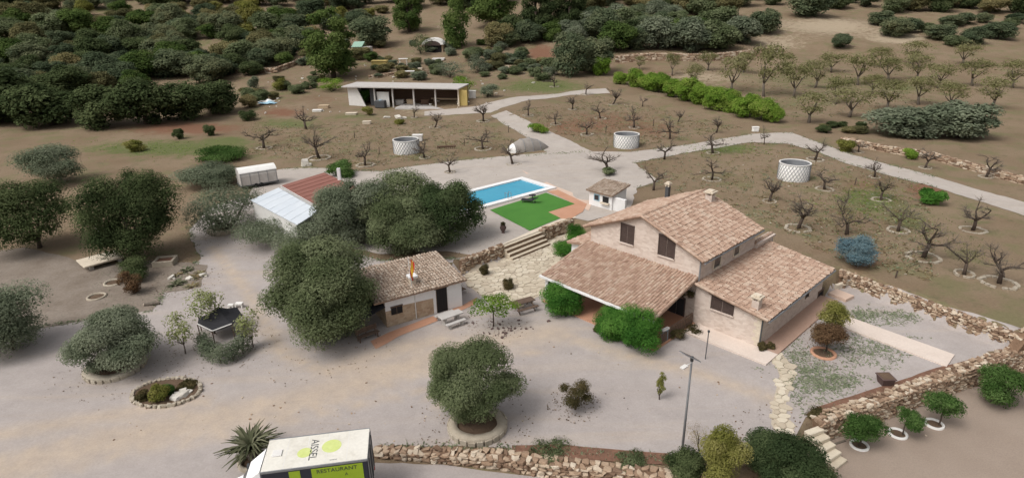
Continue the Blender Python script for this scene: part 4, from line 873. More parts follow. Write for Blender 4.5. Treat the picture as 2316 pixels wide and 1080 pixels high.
# ------------------------------------------------------------------ outbuildings to the left and behind
def quadroof(b, P4, th):
    b.prism([np.array(p) - [0, 0, th] for p in P4], P4)
zr = float(T(*G(650, 470)[:2]))
a, b_, c, d = gz(566, 452, zr + 2.3), gz(630, 424, zr + 2.75), gz(722, 476, zr + 2.75), gz(672, 508, zr + 2.3)
sh = thing('red_roofed_shed', 'low shed with red sheet roof and a pale blue translucent lean-to', 'shed', (*((a + c) / 2)[:2], zr))
b = MB(sh.location); quadroof(b, [a, d, c, b_], .06); lt = b.build('lean_to_roof', MT['sheet'], sh)
e1, e2 = gz(634, 420, zr + 2.95), gz(726, 472, zr + 2.95); bk = np.array([*(PB * 5.2), .55]); f1, f2 = e1 + bk, e2 + bk
b = MB(sh.location); quadroof(b, [e1, e2, f2, f1], .1); rr = b.build('red_roof', MT['redroof'], sh)
for i in range(1, 9):
    k = i / 9; b = MB(sh.location); b.tube([e1 + (e2 - e1) * k + [0, 0, .02], f1 + (f2 - f1) * k + [0, 0, .02]], .035, 4); b.build('seam', MT['redroof'], rr)
for i in range(1, 7):
    k = i / 7; b = MB(sh.location); b.tube([a + (d - a) * k + [0, 0, .015], b_ + (c - b_) * k + [0, 0, .015]], .025, 4); b.build('seam', MT['sheet'], lt)
b = MB(sh.location); b.prism([e1 + [0, 0, -.25], e2 + [0, 0, -.25], e2 + [.28, -.28, -.25], e1 + [.28, -.28, -.25]][::1], [e1 + [0, 0, .06], e2 + [0, 0, .06], e2 + [.28, -.28, .06], e1 + [.28, -.28, .06]]); b.build('parapet', MT['lampwhite'], sh)
def inset(q, k=.06):
    cc = sum(q) / len(q); return [p + (cc - p) * k for p in q]
w4 = inset([e1, e2, f2, f1]); b = MB(sh.location); b.prism([(p[0], p[1], zr - .3) for p in w4], [(p[0], p[1], p[2] - .13) for p in w4]); b.build('wall', MT['white'], sh)
w4 = inset([a, d, c + (a - b_) * .08, b_ + (a - b_) * .08]); b = MB(sh.location); b.prism([(p[0], p[1], zr - .3) for p in w4], [(p[0], p[1], p[2] - .1) for p in w4]); b.build('wall', MT['lampwhite'], sh)
k = e1 * .25 + f1 * .45 + e2 * .15 + f2 * .15; k = f1 * .62 + f2 * .38; b = MB(sh.location); b.box(k + [0, 0, .55], (.34, .34, 1.5)); b.build('chimney', MT['white'], sh)
# tarpaulin-covered trailer
A = G(548, 430); t, W, bx, L, d3, n3 = frame_thing('covered_trailer', 'long trailer under dusty white sheeting with a rounded top, behind the olives', 'trailer', A, G(632, 416))
LT, WT, HT = L * .98, 2.3, 2.55
prof = [(0, .5), (0, 1.7), (.15, 2.15), (.5, 2.45), (1.15, 2.6), (1.8, 2.45), (2.15, 2.15), (2.3, 1.7), (2.3, .5)]
b = MB(A); b.prism([W(0, q, z) for q, z in prof], [W(LT, q, z * (.98 if z > 1.8 else 1)) for q, z in prof]); cv = b.build('cover', MT['plastic'], t)
b = MB(A); top = [(.02, 2.08), (.13, 2.22), (.5, 2.49), (1.15, 2.64), (1.8, 2.49), (2.2, 2.2)]
lo = [W(-.05, q, z) for q, z in top]; hi = [W(LT + .05, q, z * .99) for q, z in top]; n = len(top); b.add(lo + hi + [tuple(np.array(p) - [0, 0, .04]) for p in lo + hi], [(i, i + 1, n + i + 1, n + i) for i in range(n - 1)] + [(2 * n + i + 1, 2 * n + i, 3 * n + i, 3 * n + i + 1) for i in range(n - 1)] + [(i, 2 * n + i, 2 * n + i + 1, i + 1) for i in range(n - 1)] + [(n + i, n + i + 1, 3 * n + i + 1, 3 * n + i) for i in range(n - 1)]); b.build('roof_sheet', MT['whitestuff'], t)
for i in range(5):
    b = MB(A); s = .1 + i * (LT - .2) / 4; b.tube([W(s, -.03, .45), W(s, -.03, 1.75), W(s, .12, 2.14)], .035, 5); b.build('rib', MT['grey'], t)
b = MB(A); bx(b, -.1, LT + .1, -.05, 2.35, .34, .497); b.build('chassis', MT['darkgrey'], t)
for s in (.28, .38):
    for q in (.05, 2.25): b = MB(A); b.tube([W(LT * s * 1.4, q - .1, .3), W(LT * s * 1.4, q + .1, .3)], .3, 14); b.build('wheel', MT['rubber'], t)

# long open shed
A = G(790, 238); B2 = G(1040, 240); A[2] = min(A[2], B2[2]); t, W, bx, L, d3, n3 = frame_thing('open_shed', 'long flat-roofed open shed with a white left end and yellow right end', 'shed', A, B2)
hs_ = hgt(A, 40); DP = 6.0
b = MB(A); b.prism([W(-.9, -1.0, hs_), W(L + .2, -1.0, hs_), W(L + .2, DP + .3, hs_ + .1), W(-.9, DP + .3, hs_ + .1)], [W(-.9, -1.0, hs_ + .22), W(L + .2, -1.0, hs_ + .22), W(L + .2, DP + .3, hs_ + .32), W(-.9, DP + .3, hs_ + .32)]); b.build('roof', MT['concrete'], t)
b = MB(A); bx(b, 0, L, DP - .3, DP, -.5, hs_ - .003); b.build('back_wall', MT['rust'], t)
b = MB(A); b.prism([W(0, 0, -.5), W(4.2, 0, -.5), W(2.2, 0, hs_ - .01), W(0, 0, hs_ - .01)], [W(0, .3, -.5), W(4.2, .3, -.5), W(2.2, .3, hs_ - .01), W(0, .3, hs_ - .01)]); b.build('front_wall', MT['lampwhite'], t)
b = MB(A); bx(b, 0, .3, .303, DP - .303, -.5, hs_ - .003); b.build('side_wall', MT['lampwhite'], t)
b = MB(A); bx(b, L - .35, L, .0, DP - .303, -.5, hs_ - .003); bx(b, L - .002, L + 1.6, .3, .6, -.5, hs_ - .3); b.build('side_wall', MT['ochre'], t)
b = MB(A); bx(b, L - .36, L - .05, -.12, -.003, -.5, hs_ - .003); b.build('post', MT['cream'], t)
for s in (6.3, 10.6, 15.5, 20.5): b = MB(A); bx(b, s, s + .3, -.2, .1, -.5, hs_ - .003); b.build('post', MT['concrete'], t)
b = MB(A); bx(b, 6.7, 9.6, .4, .6, -.4, hs_ - 1.0); b.build('door_panel', MT['lampwhite'], t)
b = MB(A); bx(b, 4.6, 6.0, 1.4, 1.6, -.5, hs_ - .1); b.build('ivy_trellis', MT['darkgrey'], t)
b = MB(A); bx(b, 12, L - .5, -2.2, DP - .31, -.5, .12); b.build('floor', MT['concrete'], t)
b = MB(A); bx(b, L - 8.5, L - 1, DP - .9, DP - .4, .9, 1.2); b.build('shelf', MT['lightwood'], t)
for s, z in ((L - 8, 0), (L - 1.6, 0)): b = MB(A); bx(b, s, s + .15, DP - .85, DP - .5, .125, .897); b.build('shelf_post', MT['lightwood'], t)
o = thing('water_tank', 'dark square water tank standing by the white door of the open shed', 'tank', W(7.0, -1.6, 0)); b = MB(o.location); b.box(np.array(W(8.1, -.9, .6)), (2.4, 1.2, 1.6), math.atan2(d3[1], d3[0])); b.build('body', MT['darkgrey'], o, bev=.12); b = MB(o.location); b.lathe(W(8.1, -.9, 1.4), [(.35, 0), (.35, .12), (0, .12)], 12); b.build('lid', MT['blue'], o)
tree('ivy', 'dark ivy hanging in the left opening of the open shed', (815, 198, 842, 238), 'ivy', 700, .3, None, None, 5, 'climber', trunk=False, nb=10)
# arched hut and its neighbours on the far bank
A = G(955, 122); t, W, bx, L, d3, n3 = frame_thing('arched_hut', 'small far hut with a pale arched roof above a dark open front', 'hut', A, G(1002, 122)); hh = hgt(A, 34)
L = L * .95; b = MB(A); bx(b, 0, L, 2.0, 5.0, -.5, hh * .55); b.build('wall', MT['hut_stone'], t)
b = MB(A); bx(b, .5, L - .5, 1.9, 1.997, .1, hh * .5); b.build('opening', MT['dark'], t)
pf = [(L * .5 - L * .55 * math.cos(x), hh * .55 + hh * .42 * math.sin(x)) for x in np.linspace(0, math.pi, 11)]; b = MB(A); b.prism([W(s, 1.2, z) for s, z in pf], [W(s, 5.4, z) for s, z in pf]); b.build('arched_roof', MT['whitestuff'], t)
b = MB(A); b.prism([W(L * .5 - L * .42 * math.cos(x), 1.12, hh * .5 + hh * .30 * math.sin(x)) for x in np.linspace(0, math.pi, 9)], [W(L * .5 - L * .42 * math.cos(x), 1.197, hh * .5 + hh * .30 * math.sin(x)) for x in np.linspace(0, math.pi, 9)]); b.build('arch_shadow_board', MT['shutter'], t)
A = G(800, 122); t, W, bx, L, d3, n3 = frame_thing('lean_to', 'tiny far lean-to with a pale green roof right of the big pine', 'hut', A, G(838, 122)); hh = hgt(A, 24); b = MB(A); bx(b, 0, L, 0, 3, -.4, hh * .6); b.build('wall', MT['concrete'], t); b = MB(A); b.prism([W(-.4, -.5, hh * .6), W(L * .55, -.5, hh * .6), W(L * .55, 3.3, hh), W(-.4, 3.3, hh)], [W(-.4, -.5, hh * .6 + .15), W(L * .55, -.5, hh * .6 + .15), W(L * .55, 3.3, hh + .15), W(-.4, 3.3, hh + .15)]); b.build('roof', mat('pale_green_roof', [(.22, .36, .28), (.30, .44, .35)], 1), t)
# odd bits on the far ground
def bits(name, label, cat, px, py, wpx, hpx, m, shape='box', group=None, tilt=0.0):
    P = G(px, py); mp, c = mpp(P); w = wpx * mp; h = hpx * mp / c; t = thing(name, label, cat, P, group); b = MB(P)
    if shape == 'box': b.box(P + [0, 0, h / 2 - .05], (w, w * .6, h), tilt); b.build('body', MT[m], t, bev=min(.08, h * .2)); b = MB(P); b.box(P + [0, 0, h - .02], (w * 1.06, w * .66, h * .12), tilt); b.build('top', MT[m], t)
    elif shape == 'sheet':
        n = 7; b.add([(P[0] + w * (i / n - .5), P[1] + w * .55 * (j / 3 - .5), P[2] + .12 + h * (.5 + .35 * math.sin(i * 1.3 + j)) * math.sin(math.pi * (i + .5) / (n + 1)) * (1 - abs(j - 1.5) / 2.2)) for j in range(4) for i in range(n + 1)], [(j * (n + 1) + i, j * (n + 1) + i + 1, (j + 1) * (n + 1) + i + 1, (j + 1) * (n + 1) + i) for j in range(3) for i in range(n)]); b.build('sheet', MT[m], t)
    elif shape == 'rock':
        o = obj('rock', hulls('rock')[int(px) % 10], None, t); o.scale = (w, w * .7, h * 1.3); o.location = (0, 0, h * .3); o.rotation_euler = (0, 0, px)
        o = obj('rock', hulls('rock')[int(px + 3) % 10], None, t); o.scale = (w * .4, w * .4, h * .8); o.location = (w * .45, -w * .2, h * .1); o.rotation_euler = (0, 0, py)
    elif shape == 'frame':
        for s in (-.5, .5): b.box(P + [s * w * .8, 0, h / 2], (.09, .09, h)); b.box(P + [s * w * .8, w * .5, h / 2], (.09, .09, h))
        b.build('legs', MT[m], t); b = MB(P); b.box(P + [0, w * .25, h], (w, w * .65, .10)); b.build('top', MT[m], t)
    return t
bits('tarpaulin', 'pale blue sheet lying on the dark earth left of the open shed', 'tarpaulin', 605, 235, 40, 10, 'blue', 'sheet'); bits('plastic_sheet', 'white sheet crumpled on top of the blue one, left of the shed', 'sheet', 603, 231, 34, 10, 'whitestuff', 'sheet')
bits('white_board', 'white board lying flat in front of the brown planks, left of the shed', 'board', 718, 252, 20, 4, 'whitestuff'); bits('plank_pile', 'brown plank pile left of the white end of the shed', 'planks', 733, 244, 22, 6, 'lightwood'); bits('pale_slab', 'pale slab lying below the white end of the shed', 'slab', 795, 259, 24, 4, 'cream'); bits('pale_slab', 'small tan slab lying in bare earth, below the flat slab near the shed', 'slab', 830, 280, 18, 6, 'cream'); bits('rubble', 'heap of pale rubble in front of the shed centre', 'rubble', 904, 268, 24, 9, 'rock', 'rock'); bits('rubble', 'flat pale stones just left of the rubble heap before the shed', 'stones', 874, 266, 16, 4, 'rock', 'rock')
bits('white_machine', 'white boxy machine standing right of the yellow shed end', 'machine', 1069, 222, 15, 16, 'lampwhite'); bits('white_drum', 'low white bundle at the foot of the yellow shed end', 'bundle', 1040, 236, 14, 6, 'whitestuff', 'rock'); bits('garden_chair', 'white chair standing on the far slope above the shed', 'chair', 912, 148, 20, 14, 'whitestuff', 'frame'); bits('white_table', 'white table on the far slope nearest the shed roof', 'table', 926, 175, 22, 13, 'whitestuff', 'frame'); bits('pale_post', 'pale stump standing between the white chair and the grey bushes', 'stump', 951, 165, 9, 11, 'cream'); bits('yellow_bale', 'yellowish straw bale on the far slope beside the big pine', 'bale', 860, 152, 34, 14, 'ochre'); bits('white_trough', 'long white trough below the arched hut', 'trough', 992, 136, 26, 4, 'whitestuff'); bits('white_box', 'white box standing at the bend of the gravel path', 'box', 1708, 297, 14, 10, 'whitestuff'); bits('pump_box', 'grey pump box behind the left white tank', 'pump', 945, 318, 22, 13, 'lampwhite'); bits('boulder', 'dark rounded boulder half pale, below the left almonds', 'boulder', 690, 374, 26, 16, 'stone', 'rock')
P = G(1010, 336); t = thing('harrow', 'dark iron harrow lying in the orchard right of the left tank', 'farm tool', P); b = MB(P); b.tube([P + [-1.5, .1, .3], P + [1.5, -.1, .42]], .16, 7); b.build('beam', MT['rust'], t)
for i in range(9): b = MB(P); b.tube([P + [-1.35 + i * .33, 0, .3], P + [-1.4 + i * .33, -.1, -.02]], .05, 5); b.build('tine', MT['rust'], t)
b = MB(P); b.tube([P + [0, 0, .35], P + [-.15, .3, 1.2]], .06, 6); b.build('hitch', MT['rust'], t)

# white tanks wrapped in mesh
for px, py, wp, hp, lab in ((920, 353, 58, 30, 'white round tank wrapped in diagonal mesh, left of the farmhouse, in front of the pump'), (1416, 340, 56, 29, 'white round tank with grey mesh, middle one, beside the path bend'), (1793, 413, 66, 38, 'white round tank with blue-grey mesh, rightmost, in the right-hand orchard')):
    P = G(px, py - 9); m_, c_ = mpp(P); r = wp / 2 * m_; h = hp * m_ / c_ * .95; t = thing('water_tank', lab, 'tank', P, 'white mesh-wrapped tanks in the orchard')
    b = MB(P); b.lathe(P, [(r, -.1), (r, h), (r - .07, h + .04), (r - .13, h), (r - .13, .3), (0, .3)], 40); b.build('shell', MT['whitestuff'], t, True)
    b = MB(P)
    for s in (1, -1):
        for i in range(28):
            a0 = i * 2 * math.pi / 28; b.tube([P + [(r + .03) * math.cos(a0 + s * k * .16), (r + .03) * math.sin(a0 + s * k * .16), .05 + (h - .1) * k / 4] for k in range(5)], .034 if s > 0 else .022, 4, cap=False)
    b.build('mesh_wrap', MT['grey'], t); b = MB(P); b.lathe(P, [(r + .05, h - .02), (r + .05, h + .06), (r - .05, h + .08)], 40); b.build('rim', MT['lampwhite'], t)
    b = MB(P); b.lathe(P, [(r - .135, h - .02), (r - .14, h * .5), (0, h * .45)], 30); b.build('liner', MT['grey'], t)
# tarpaulin tunnel by the path
P = G(1152, 345); Q = G(1240, 333); t = thing('tarp_tunnel', 'grey-brown tarpaulin tunnel tapering to a point, white at its near end', 'tunnel', P); b = MB(P); ax = (Q - P); n_ = np.array([-ax[1], ax[0], 0]) / np.linalg.norm(ax[:2]); sec = []
for i, (f, w, h) in enumerate(((0, .7, .9), (.10, 1.0, 1.35), (.3, 1.35, 1.9), (.5, 1.45, 1.95), (.7, 1.3, 1.5), (.88, .8, .8), (1, .12, .15))):
    sec.append([P + ax * f + n_ * (-w * math.cos(a)) + [0, 0, h * math.sin(a)] for a in np.linspace(0, math.pi, 9)])
for i in range(6):
    b = MB(P); v = sec[i] + sec[i + 1]; b.add(v + [p - np.array([0, 0, .05]) for p in v], [(j, j + 1, 10 + j, 9 + j) for j in range(8)] + [(18 + j + 1, 18 + j, 27 + j, 28 + j) for j in range(8)]); b.build('cover', MT['whitestuff' if i == 0 else 'tarp'], t, True)
b = MB(P); b.add(sec[0], [tuple(range(9))]); b.add([p + ax * .02 for p in sec[0]], [tuple(range(9))[::-1]]); b.build('end_sheet', MT['whitestuff'], t)
for i in (1, 2, 3, 4): b = MB(P); b.tube([p + np.array([0, 0, .03]) for p in sec[i]], .045, 5); b.build('hoop', MT['grey'], t)

# ------------------------------------------------------------------ courtyard furniture
A = G(1172, 716); t, W, bx, L, d3, n3 = frame_thing('picnic_table', 'weathered brown picnic table on the gravel by the ivy', 'picnic table', A, G(1228, 700))
for k in range(5): b = MB(A); bx(b, 0, 1.9, .5 + k * .155, .5 + k * .155 + .14, .72, .77); b.build('plank', MT['wood'], t)
for q in (-.05, 1.35):
    for k in range(2): b = MB(A); bx(b, 0, 1.9, q + k * .15, q + k * .15 + .135, .43, .47); b.build('seat_plank', MT['wood'], t)
for s in (.25, 1.6):
    for q0, q1 in ((.1, .62), (1.45, .9)): b = MB(A); b.tube([W(s, q0, 0), W(s, q1, .715)], .05, 5); b.build('leg', MT['wood'], t)
    b = MB(A); bx(b, s + .06, s + .12, -.02, 1.6, .38, .427); b.build('crossbar', MT['wood'], t)
A = G(1010, 750); t, W, bx, L, d3, n3 = frame_thing('concrete_table', 'pale concrete garden table in front of the hut', 'table', A, G(1064, 730))
b = MB(A); bx(b, 0, 1.9, .55, 1.3, .70, .80); b.build('tabletop', MT['concrete'], t, bev=.02)
for s in (.3, 1.4): b = MB(A); bx(b, s, s + .2, .7, 1.15, -.05, .697); b.build('support', MT['concrete'], t)
for q, lab in ((0, 'pale concrete bench on the near side of the concrete table'), (1.75, 'pale concrete bench on the hut side of the concrete table')):
    o = thing('concrete_bench', lab, 'bench', W(.1, q, 0)); b = MB(o.location); bx(b, .1, 1.8, q, q + .35, .38, .46); b.build('seat', MT['concrete'], o, bev=.02)
    for s in (.35, 1.4): b = MB(o.location); bx(b, s, s + .16, q + .06, q + .29, -.05, .377); b.build('support', MT['concrete'], o)
A = G(812, 778); t, W, bx, L, d3, n3 = frame_thing('wooden_bench', 'dark wooden bench in the shade at the foot of the big olive', 'bench', A, G(862, 760))
for k in range(3): b = MB(A); bx(b, 0, 1.7, k * .14, k * .14 + .12, .42, .46); b.build('seat_slat', MT['wood'], t)
for k in range(3): b = MB(A); bx(b, 0, 1.7, .45, .49, .55 + k * .14, .66 + k * .14); b.build('back_slat', MT['wood'], t)
for s in (.1, 1.5):
    for q, z in ((.02, .417), (.38, .9)): b = MB(A); bx(b, s, s + .08, q + .012, q + .068, -.02, z); b.build('leg', MT['wood'], t)
A = G(1044, 668); t, W, bx, L, d3, n3 = frame_thing('garden_chair', 'white-framed chair leaning at the right end of the hut', 'chair', A, G(1068, 658))
for s in (0, .6):
    b = MB(A); b.tube([W(s, 0, 0), W(s, .02, .42), W(s, .6, .42), W(s, .85, 1.05)], .03, 6); b.build('side_frame', MT['lampwhite'], t); b = MB(A); b.tube([W(s, .6, .42), W(s, .66, 0)], .03, 6); b.build('leg', MT['lampwhite'], t)
b = MB(A); bx(b, .03, .57, .05, .58, .40, .44); b.build('seat', MT['wood'], t); b = MB(A); b.prism([W(.03, .6, .5), W(.57, .6, .5), W(.57, .64, .5), W(.03, .64, .5)], [W(.03, .83, 1.02), W(.57, .83, 1.02), W(.57, .87, 1.02), W(.03, .87, 1.02)]); b.build('backrest', MT['wood'], t)
# blue-framed board at the porch corner
A = G(1497, 778); t, W, bx, L, d3, n3 = frame_thing('notice_board', 'small pale blue framed board standing at the porch corner by the ivy', 'board', A, G(1517, 768))
b = MB(A); bx(b, 0, .62, .0, .07, .08, 1.05); b.build('frame', MT['blue'], t); b = MB(A); bx(b, .1, .52, -.015, -.002, .2, .92); b.build('panel', MT['darkgrey'], t); b = MB(A); bx(b, -.04, .66, -.06, .16, 1.053, 1.16); b.build('cap', MT['lampwhite'], t)
for s in (.03, .53): b = MB(A); bx(b, s, s + .07, .072, .16, -.02, .9); b.build('leg', MT['blue'], t)
# lamp post and thin pole
P = G(1543, 1016); hp = hgt(P, 186); t = thing('solar_lamp', 'tall grey lamp post topped by a tilted solar panel', 'street lamp', P); b = MB(P); b.tube([P + [0, 0, -.2], P + [0, 0, hp * .5], P + [0, 0, hp]], [.075, .06, .05], 10); b.build('post', MT['grey'], t, True)
b = MB(P); R_m = np.array(Matrix.Rotation(math.radians(28), 3, 'Y')) @ np.array(Matrix.Rotation(math.radians(-18), 3, 'X')); pc = P + [-.12, 0, hp + .12]; b.box(pc, (.95, .72, .05), R=R_m); pn = b.build('panel', MT['grey'], t)
for i in range(4):
    for j in range(3): b = MB(P); b.box(pc + R_m @ np.array([-.345 + i * .23, -.22 + j * .22, .028]), (.215, .205, .008), R=R_m); b.build('cell', MT['panel'], pn)
b = MB(P); b.tube([P + [0, 0, hp - .15], P + [.0, 0, hp + .1]], .09, 8); b.build('bracket', MT['darkgrey'], t); b = MB(P); b.tube([P + [0, 0, hp - .25], P + [-.35, -.3, hp - .22]], .03, 6); b.box(P + [-.5, -.42, hp - .22], (.42, .22, .07), .7); b.build('lamp_head', MT['lampwhite'], t)
P = G(1595, 812); h = hgt(P, 62); t = thing('thin_pole', 'thin dark pole standing on the gravel before the wing', 'pole', P); b = MB(P); b.tube([P + [0, 0, -.1], P + [.02, 0, h]], .035, 7); b.build('post', MT['darkgrey'], t); b = MB(P); b.box(P + [.02, 0, h], (.12, .12, .14)); b.build('cap', MT['darkgrey'], t)

# ------------------------------------------------------------------ box van
vb, vr = gz(835, 967, 3.15), gz(831, 1043, 3.15); TD = np.array([-.987, -.160]); TN = np.array([.160, -.987]); vo = vb[:2]
def VW(s, q, z): p = vo + TD * s + TN * q; return (float(p[0]), float(p[1]), float(z))
BL, BW, BZ0, BZ1 = 4.75, 2.25, .95, 3.15
van = thing('box_van', 'white-roofed box van with navy and lime green panels, parked at the bottom', 'van', VW(2.5, 1.1, 0)); VO = van.location
def vbx(b, s0, s1, q0, q1, z0, z1): return b.prism([VW(s0, q0, z0), VW(s0, q1, z0), VW(s1, q1, z0), VW(s1, q0, z0)], [VW(s0, q0, z1), VW(s0, q1, z1), VW(s1, q1, z1), VW(s1, q0, z1)])
b = MB(VO); vbx(b, 0, BL, 0, BW, BZ0, BZ1 - .03); b.build('cargo_box', MT['navy'], van, bev=.02)
b = MB(VO); vbx(b, -.02, BL + .02, -.02, BW + .02, BZ1 - .027, BZ1); rf = b.build('box_roof', MT['roofwhite'], van, bev=.008)
b = MB(VO)
for q in (-.03, BW - .03): vbx(b, -.03, BL + .03, q, q + .06, BZ1 - .09, BZ1 + .012)
b.build('edge_rail', MT['grey'], van); b = MB(VO); vbx(b, -.05, -.022, .03, BW - .03, BZ0, BZ1 - .1); dr = b.build('rear_door', MT['grey'], van)
for q in (.3, 1.0, 1.25, 1.95): b = MB(VO); b.tube([VW(-.07, q, BZ0 + .1), VW(-.07, q, BZ1 - .2)], .022, 6); b.build('lock_bar', MT['darkgrey'], dr)
for s0, s1, m in ((.22, 2.55, 'lime'), (3.05, 3.55, 'lime')):
    b = MB(VO); vbx(b, s0, s1, BW + .003, BW + .012, BZ0 + .15, BZ1 - .16); b.build('side_print', MT[m], van)
def text(s, body, size, loc, xdir, ydir, m, parent, al='CENTER'):
    c = bpy.data.curves.new('lettering', 'FONT'); c.body = body; c.size = size; c.align_x = al; c.align_y = 'CENTER'; c.extrude = .002
    tmp = bpy.data.objects.new('tmp', c); COL.objects.link(tmp); dg = bpy.context.evaluated_depsgraph_get(); me = bpy.data.meshes.new_from_object(tmp.evaluated_get(dg)); bpy.data.objects.remove(tmp)
    me.materials.clear(); o = obj(s, me, MT[m], parent); x = np.asarray(xdir, float); x /= np.linalg.norm(x); y = np.asarray(ydir, float); y -= x * (x @ y); y /= np.linalg.norm(y); z = np.cross(x, y)
    o.matrix_local = Matrix.Translation(-Vector(parent.location if parent.parent is None else parent.parent.location)) @ Mat3(loc, x, y, z); return o
TD3, TN3 = np.array([*TD, 0]), np.array([*TN, 0])
text('lettering', 'AISSEL', .52, VW(2.55, 1.10, BZ1 + .006), TN3, -TD3, 'darkgrey', rf)
text('lettering', 'RESTAURANT', .30, VW(1.4, BW + .017, BZ1 - .36), -TD3, Z3, 'navy', van); text('lettering', 'A', .22, VW(1.0, BW + .017, BZ1 - .68), -TD3, Z3, 'navy', van); text('lettering', 'www', .16, VW(1.55, 1.98, BZ1 + .006), -TD3, -TN3, 'grey', rf)
for s, q, r_ in ((1.72, 1.0, .46), (2.95, 1.25, .34)):
    b = MB(VO); c = VW(s, q, BZ1 + .003); b.lathe(c, [(r_, 0), (r_ * .98, .004), (0, .004)], 28); b.build('sun_emblem', MT['limepale'], rf)
cabp = [(BL + .12, .55), (BL + 2.05, .55), (BL + 2.1, 1.15), (BL + 1.45, 1.42), (BL + .85, 2.25), (BL + .12, 2.32)]
b = MB(VO); b.prism([VW(s, .12, z) for s, z in cabp], [VW(s, BW - .12, z) for s, z in cabp]); cb = b.build('cab', MT['white'], van, bev=.05)
b = MB(VO); b.prism([VW(BL + 1.40, .28, 1.50), VW(BL + 1.46, .28, 1.47), VW(BL + .93, .28, 2.19), VW(BL + .88, .28, 2.20)], [VW(BL + 1.40, BW - .28, 1.50), VW(BL + 1.46, BW - .28, 1.47), VW(BL + .93, BW - .28, 2.19), VW(BL + .88, BW - .28, 2.20)]); b.build('windscreen', MT['glass'], cb)
b = MB(VO); b.prism([VW(BL + .3, BW - .125, 1.45), VW(BL + 1.25, BW - .125, 1.45), VW(BL + .85, BW - .125, 2.1), VW(BL + .3, BW - .125, 2.12)], [VW(BL + .3, BW - .10, 1.45), VW(BL + 1.25, BW - .10, 1.45), VW(BL + .85, BW - .10, 2.1), VW(BL + .3, BW - .10, 2.12)]); b.build('side_window', MT['glass'], cb)
b = MB(VO); b.prism([VW(BL + .14, .25, 2.33), VW(BL + .95, .4, 2.33), VW(BL + .95, BW - .4, 2.33), VW(BL + .14, BW - .25, 2.33)], [VW(BL + .14, .3, 2.95), VW(BL + .3, .45, 2.85), VW(BL + .3, BW - .45, 2.85), VW(BL + .14, BW - .3, 2.95)]); b.build('wind_deflector', MT['white'], van, bev=.02)
for q in (.02, BW - .02): b = MB(VO); vbx(b, BL + 1.2, BL + 1.3, q - .1, q + .1, 1.5, 1.85); b.build('mirror', MT['darkgrey'], van)
for s in (1.0, BL + 1.15):
    for q in (.18, BW - .18):
        b = MB(VO); b.tube([VW(s, q - .13, .40), VW(s, q + .13, .40)], .40, 18); w_ = b.build('wheel', MT['rubber'], van); b = MB(VO); b.tube([VW(s, q - .14, .40), VW(s, q + .14, .40)], .21, 12); b.build('rim', MT['grey'], w_)
b = MB(VO); vbx(b, .05, BL + .5, .5, BW - .5, .5, .94); b.build('chassis', MT['darkgrey'], van)
for q in (.12, BW - .3): b = MB(VO); vbx(b, -.06, .03, q, q + .18, .75, .93); b.build('tail_light', MT['flagred'], van)

# roof seams and grime-catching battens of the van, crates in the shed
for i in range(1, 5):
    b = MB(VO); vbx(b, BL * i / 5 - .012, BL * i / 5 + .012, .04, BW - .04, BZ1 + .0005, BZ1 + .004); b.build('seam', MT['lampwhite'], rf)
b = MB(VO); vbx(b, 4.0, 4.45, .85, 1.3, BZ1 + .001, BZ1 + .05); b.build('roof_vent', MT['lampwhite'], rf, bev=.01)
for i, (x, y, m, lab) in enumerate(((930, 236, 'lightwood', 'pale wooden crate inside the open shed, left of its floor slab'), (962, 235, 'rust', 'brown crate stacked inside the open shed at mid floor'), (905, 237, 'concrete', 'grey block pile before the left post of the open shed'))):
    bits('crate', lab, 'crate', x, y, 18, 11, m)

# ------------------------------------------------------------------ planters, rings and beds
def planter(label, px, py, wpx, seed, h=.45, m='ringstone', name='stone_planter'):
    P = G(px, py); r = wpx / 2 * mpp(P)[0]; t = thing(name, label, 'planter', P); rng = np.random.default_rng(seed); b = MB(P); n = 30; vs = []
    prof = [(1.0, -.1), (1.02, h * .75), (.96, h), (.72, h * .96), (.69, h * .55)]
    for rr, z in prof: vs += [P + [r * rr * math.cos(a) * (1 + .03 * math.sin(3 * a + seed)), r * rr * math.sin(a) * (1 + .03 * math.sin(3 * a + seed)), z + .012 * rng.normal()] for a in np.arange(n) * 2 * math.pi / n]
    b.add(vs, [(i * n + j, i * n + (j + 1) % n, (i + 1) * n + (j + 1) % n, (i + 1) * n + j) for i in range(len(prof) - 1) for j in range(n)]); b.build('rim', MT[m], t, True)
    b = MB(P); b.lathe(P, [(r * .71, h * .6), (r * .35, h * .75), (0, h * .8)], 20); b.build('soil', MT['soil'], t)
    k = int(2 * math.pi * r / .45)
    for i in range(k):
        a = i * 2 * math.pi / k; b = MB(P); b.box(P + [1.03 * r * math.cos(a), 1.03 * r * math.sin(a), h * .4], (.40 * (.8 + .3 * rng.random()), .10, h * .75 * (.8 + .3 * rng.random())), a + math.pi / 2); b.build('stone', MT[m], t, bev=.025)
    return t
planter('round pale stone planter under the bushy olive at bottom centre', 1080, 966, 128, 3, .5)
planter('round pale stone planter under the grey olive at the left', 262, 832, 120, 4, .35)
planter('round stone planter under the open olive beyond the netting arbour', 505, 521, 64, 5, .4)
def white_ring(label, px, py, wpx, m='lampwhite', h=.16):
    P = G(px, py); r = wpx / 2 * mpp(P)[0]; o = MB(P); o.lathe(P, [(r, -.1), (r * 1.02, h * .8), (r * .95, h), (r * .78, h * .9), (r * .76, .03)], 22); t = thing('tree_ring', label, 'planting ring', P); o.build('rim', MT[m], t, True)
    b = MB(P); b.lathe(P, [(r * .77, .05), (0, .08)], 18); b.build('soil', MT['soil'], t); return t
white_ring('white ring under the big citrus tree right of the garden steps', 1943, 1008, 40); white_ring('white ring under the second citrus tree right of the garden steps', 2030, 982, 40); white_ring('white ring under the citrus tree farthest right of the steps', 2112, 960, 40)
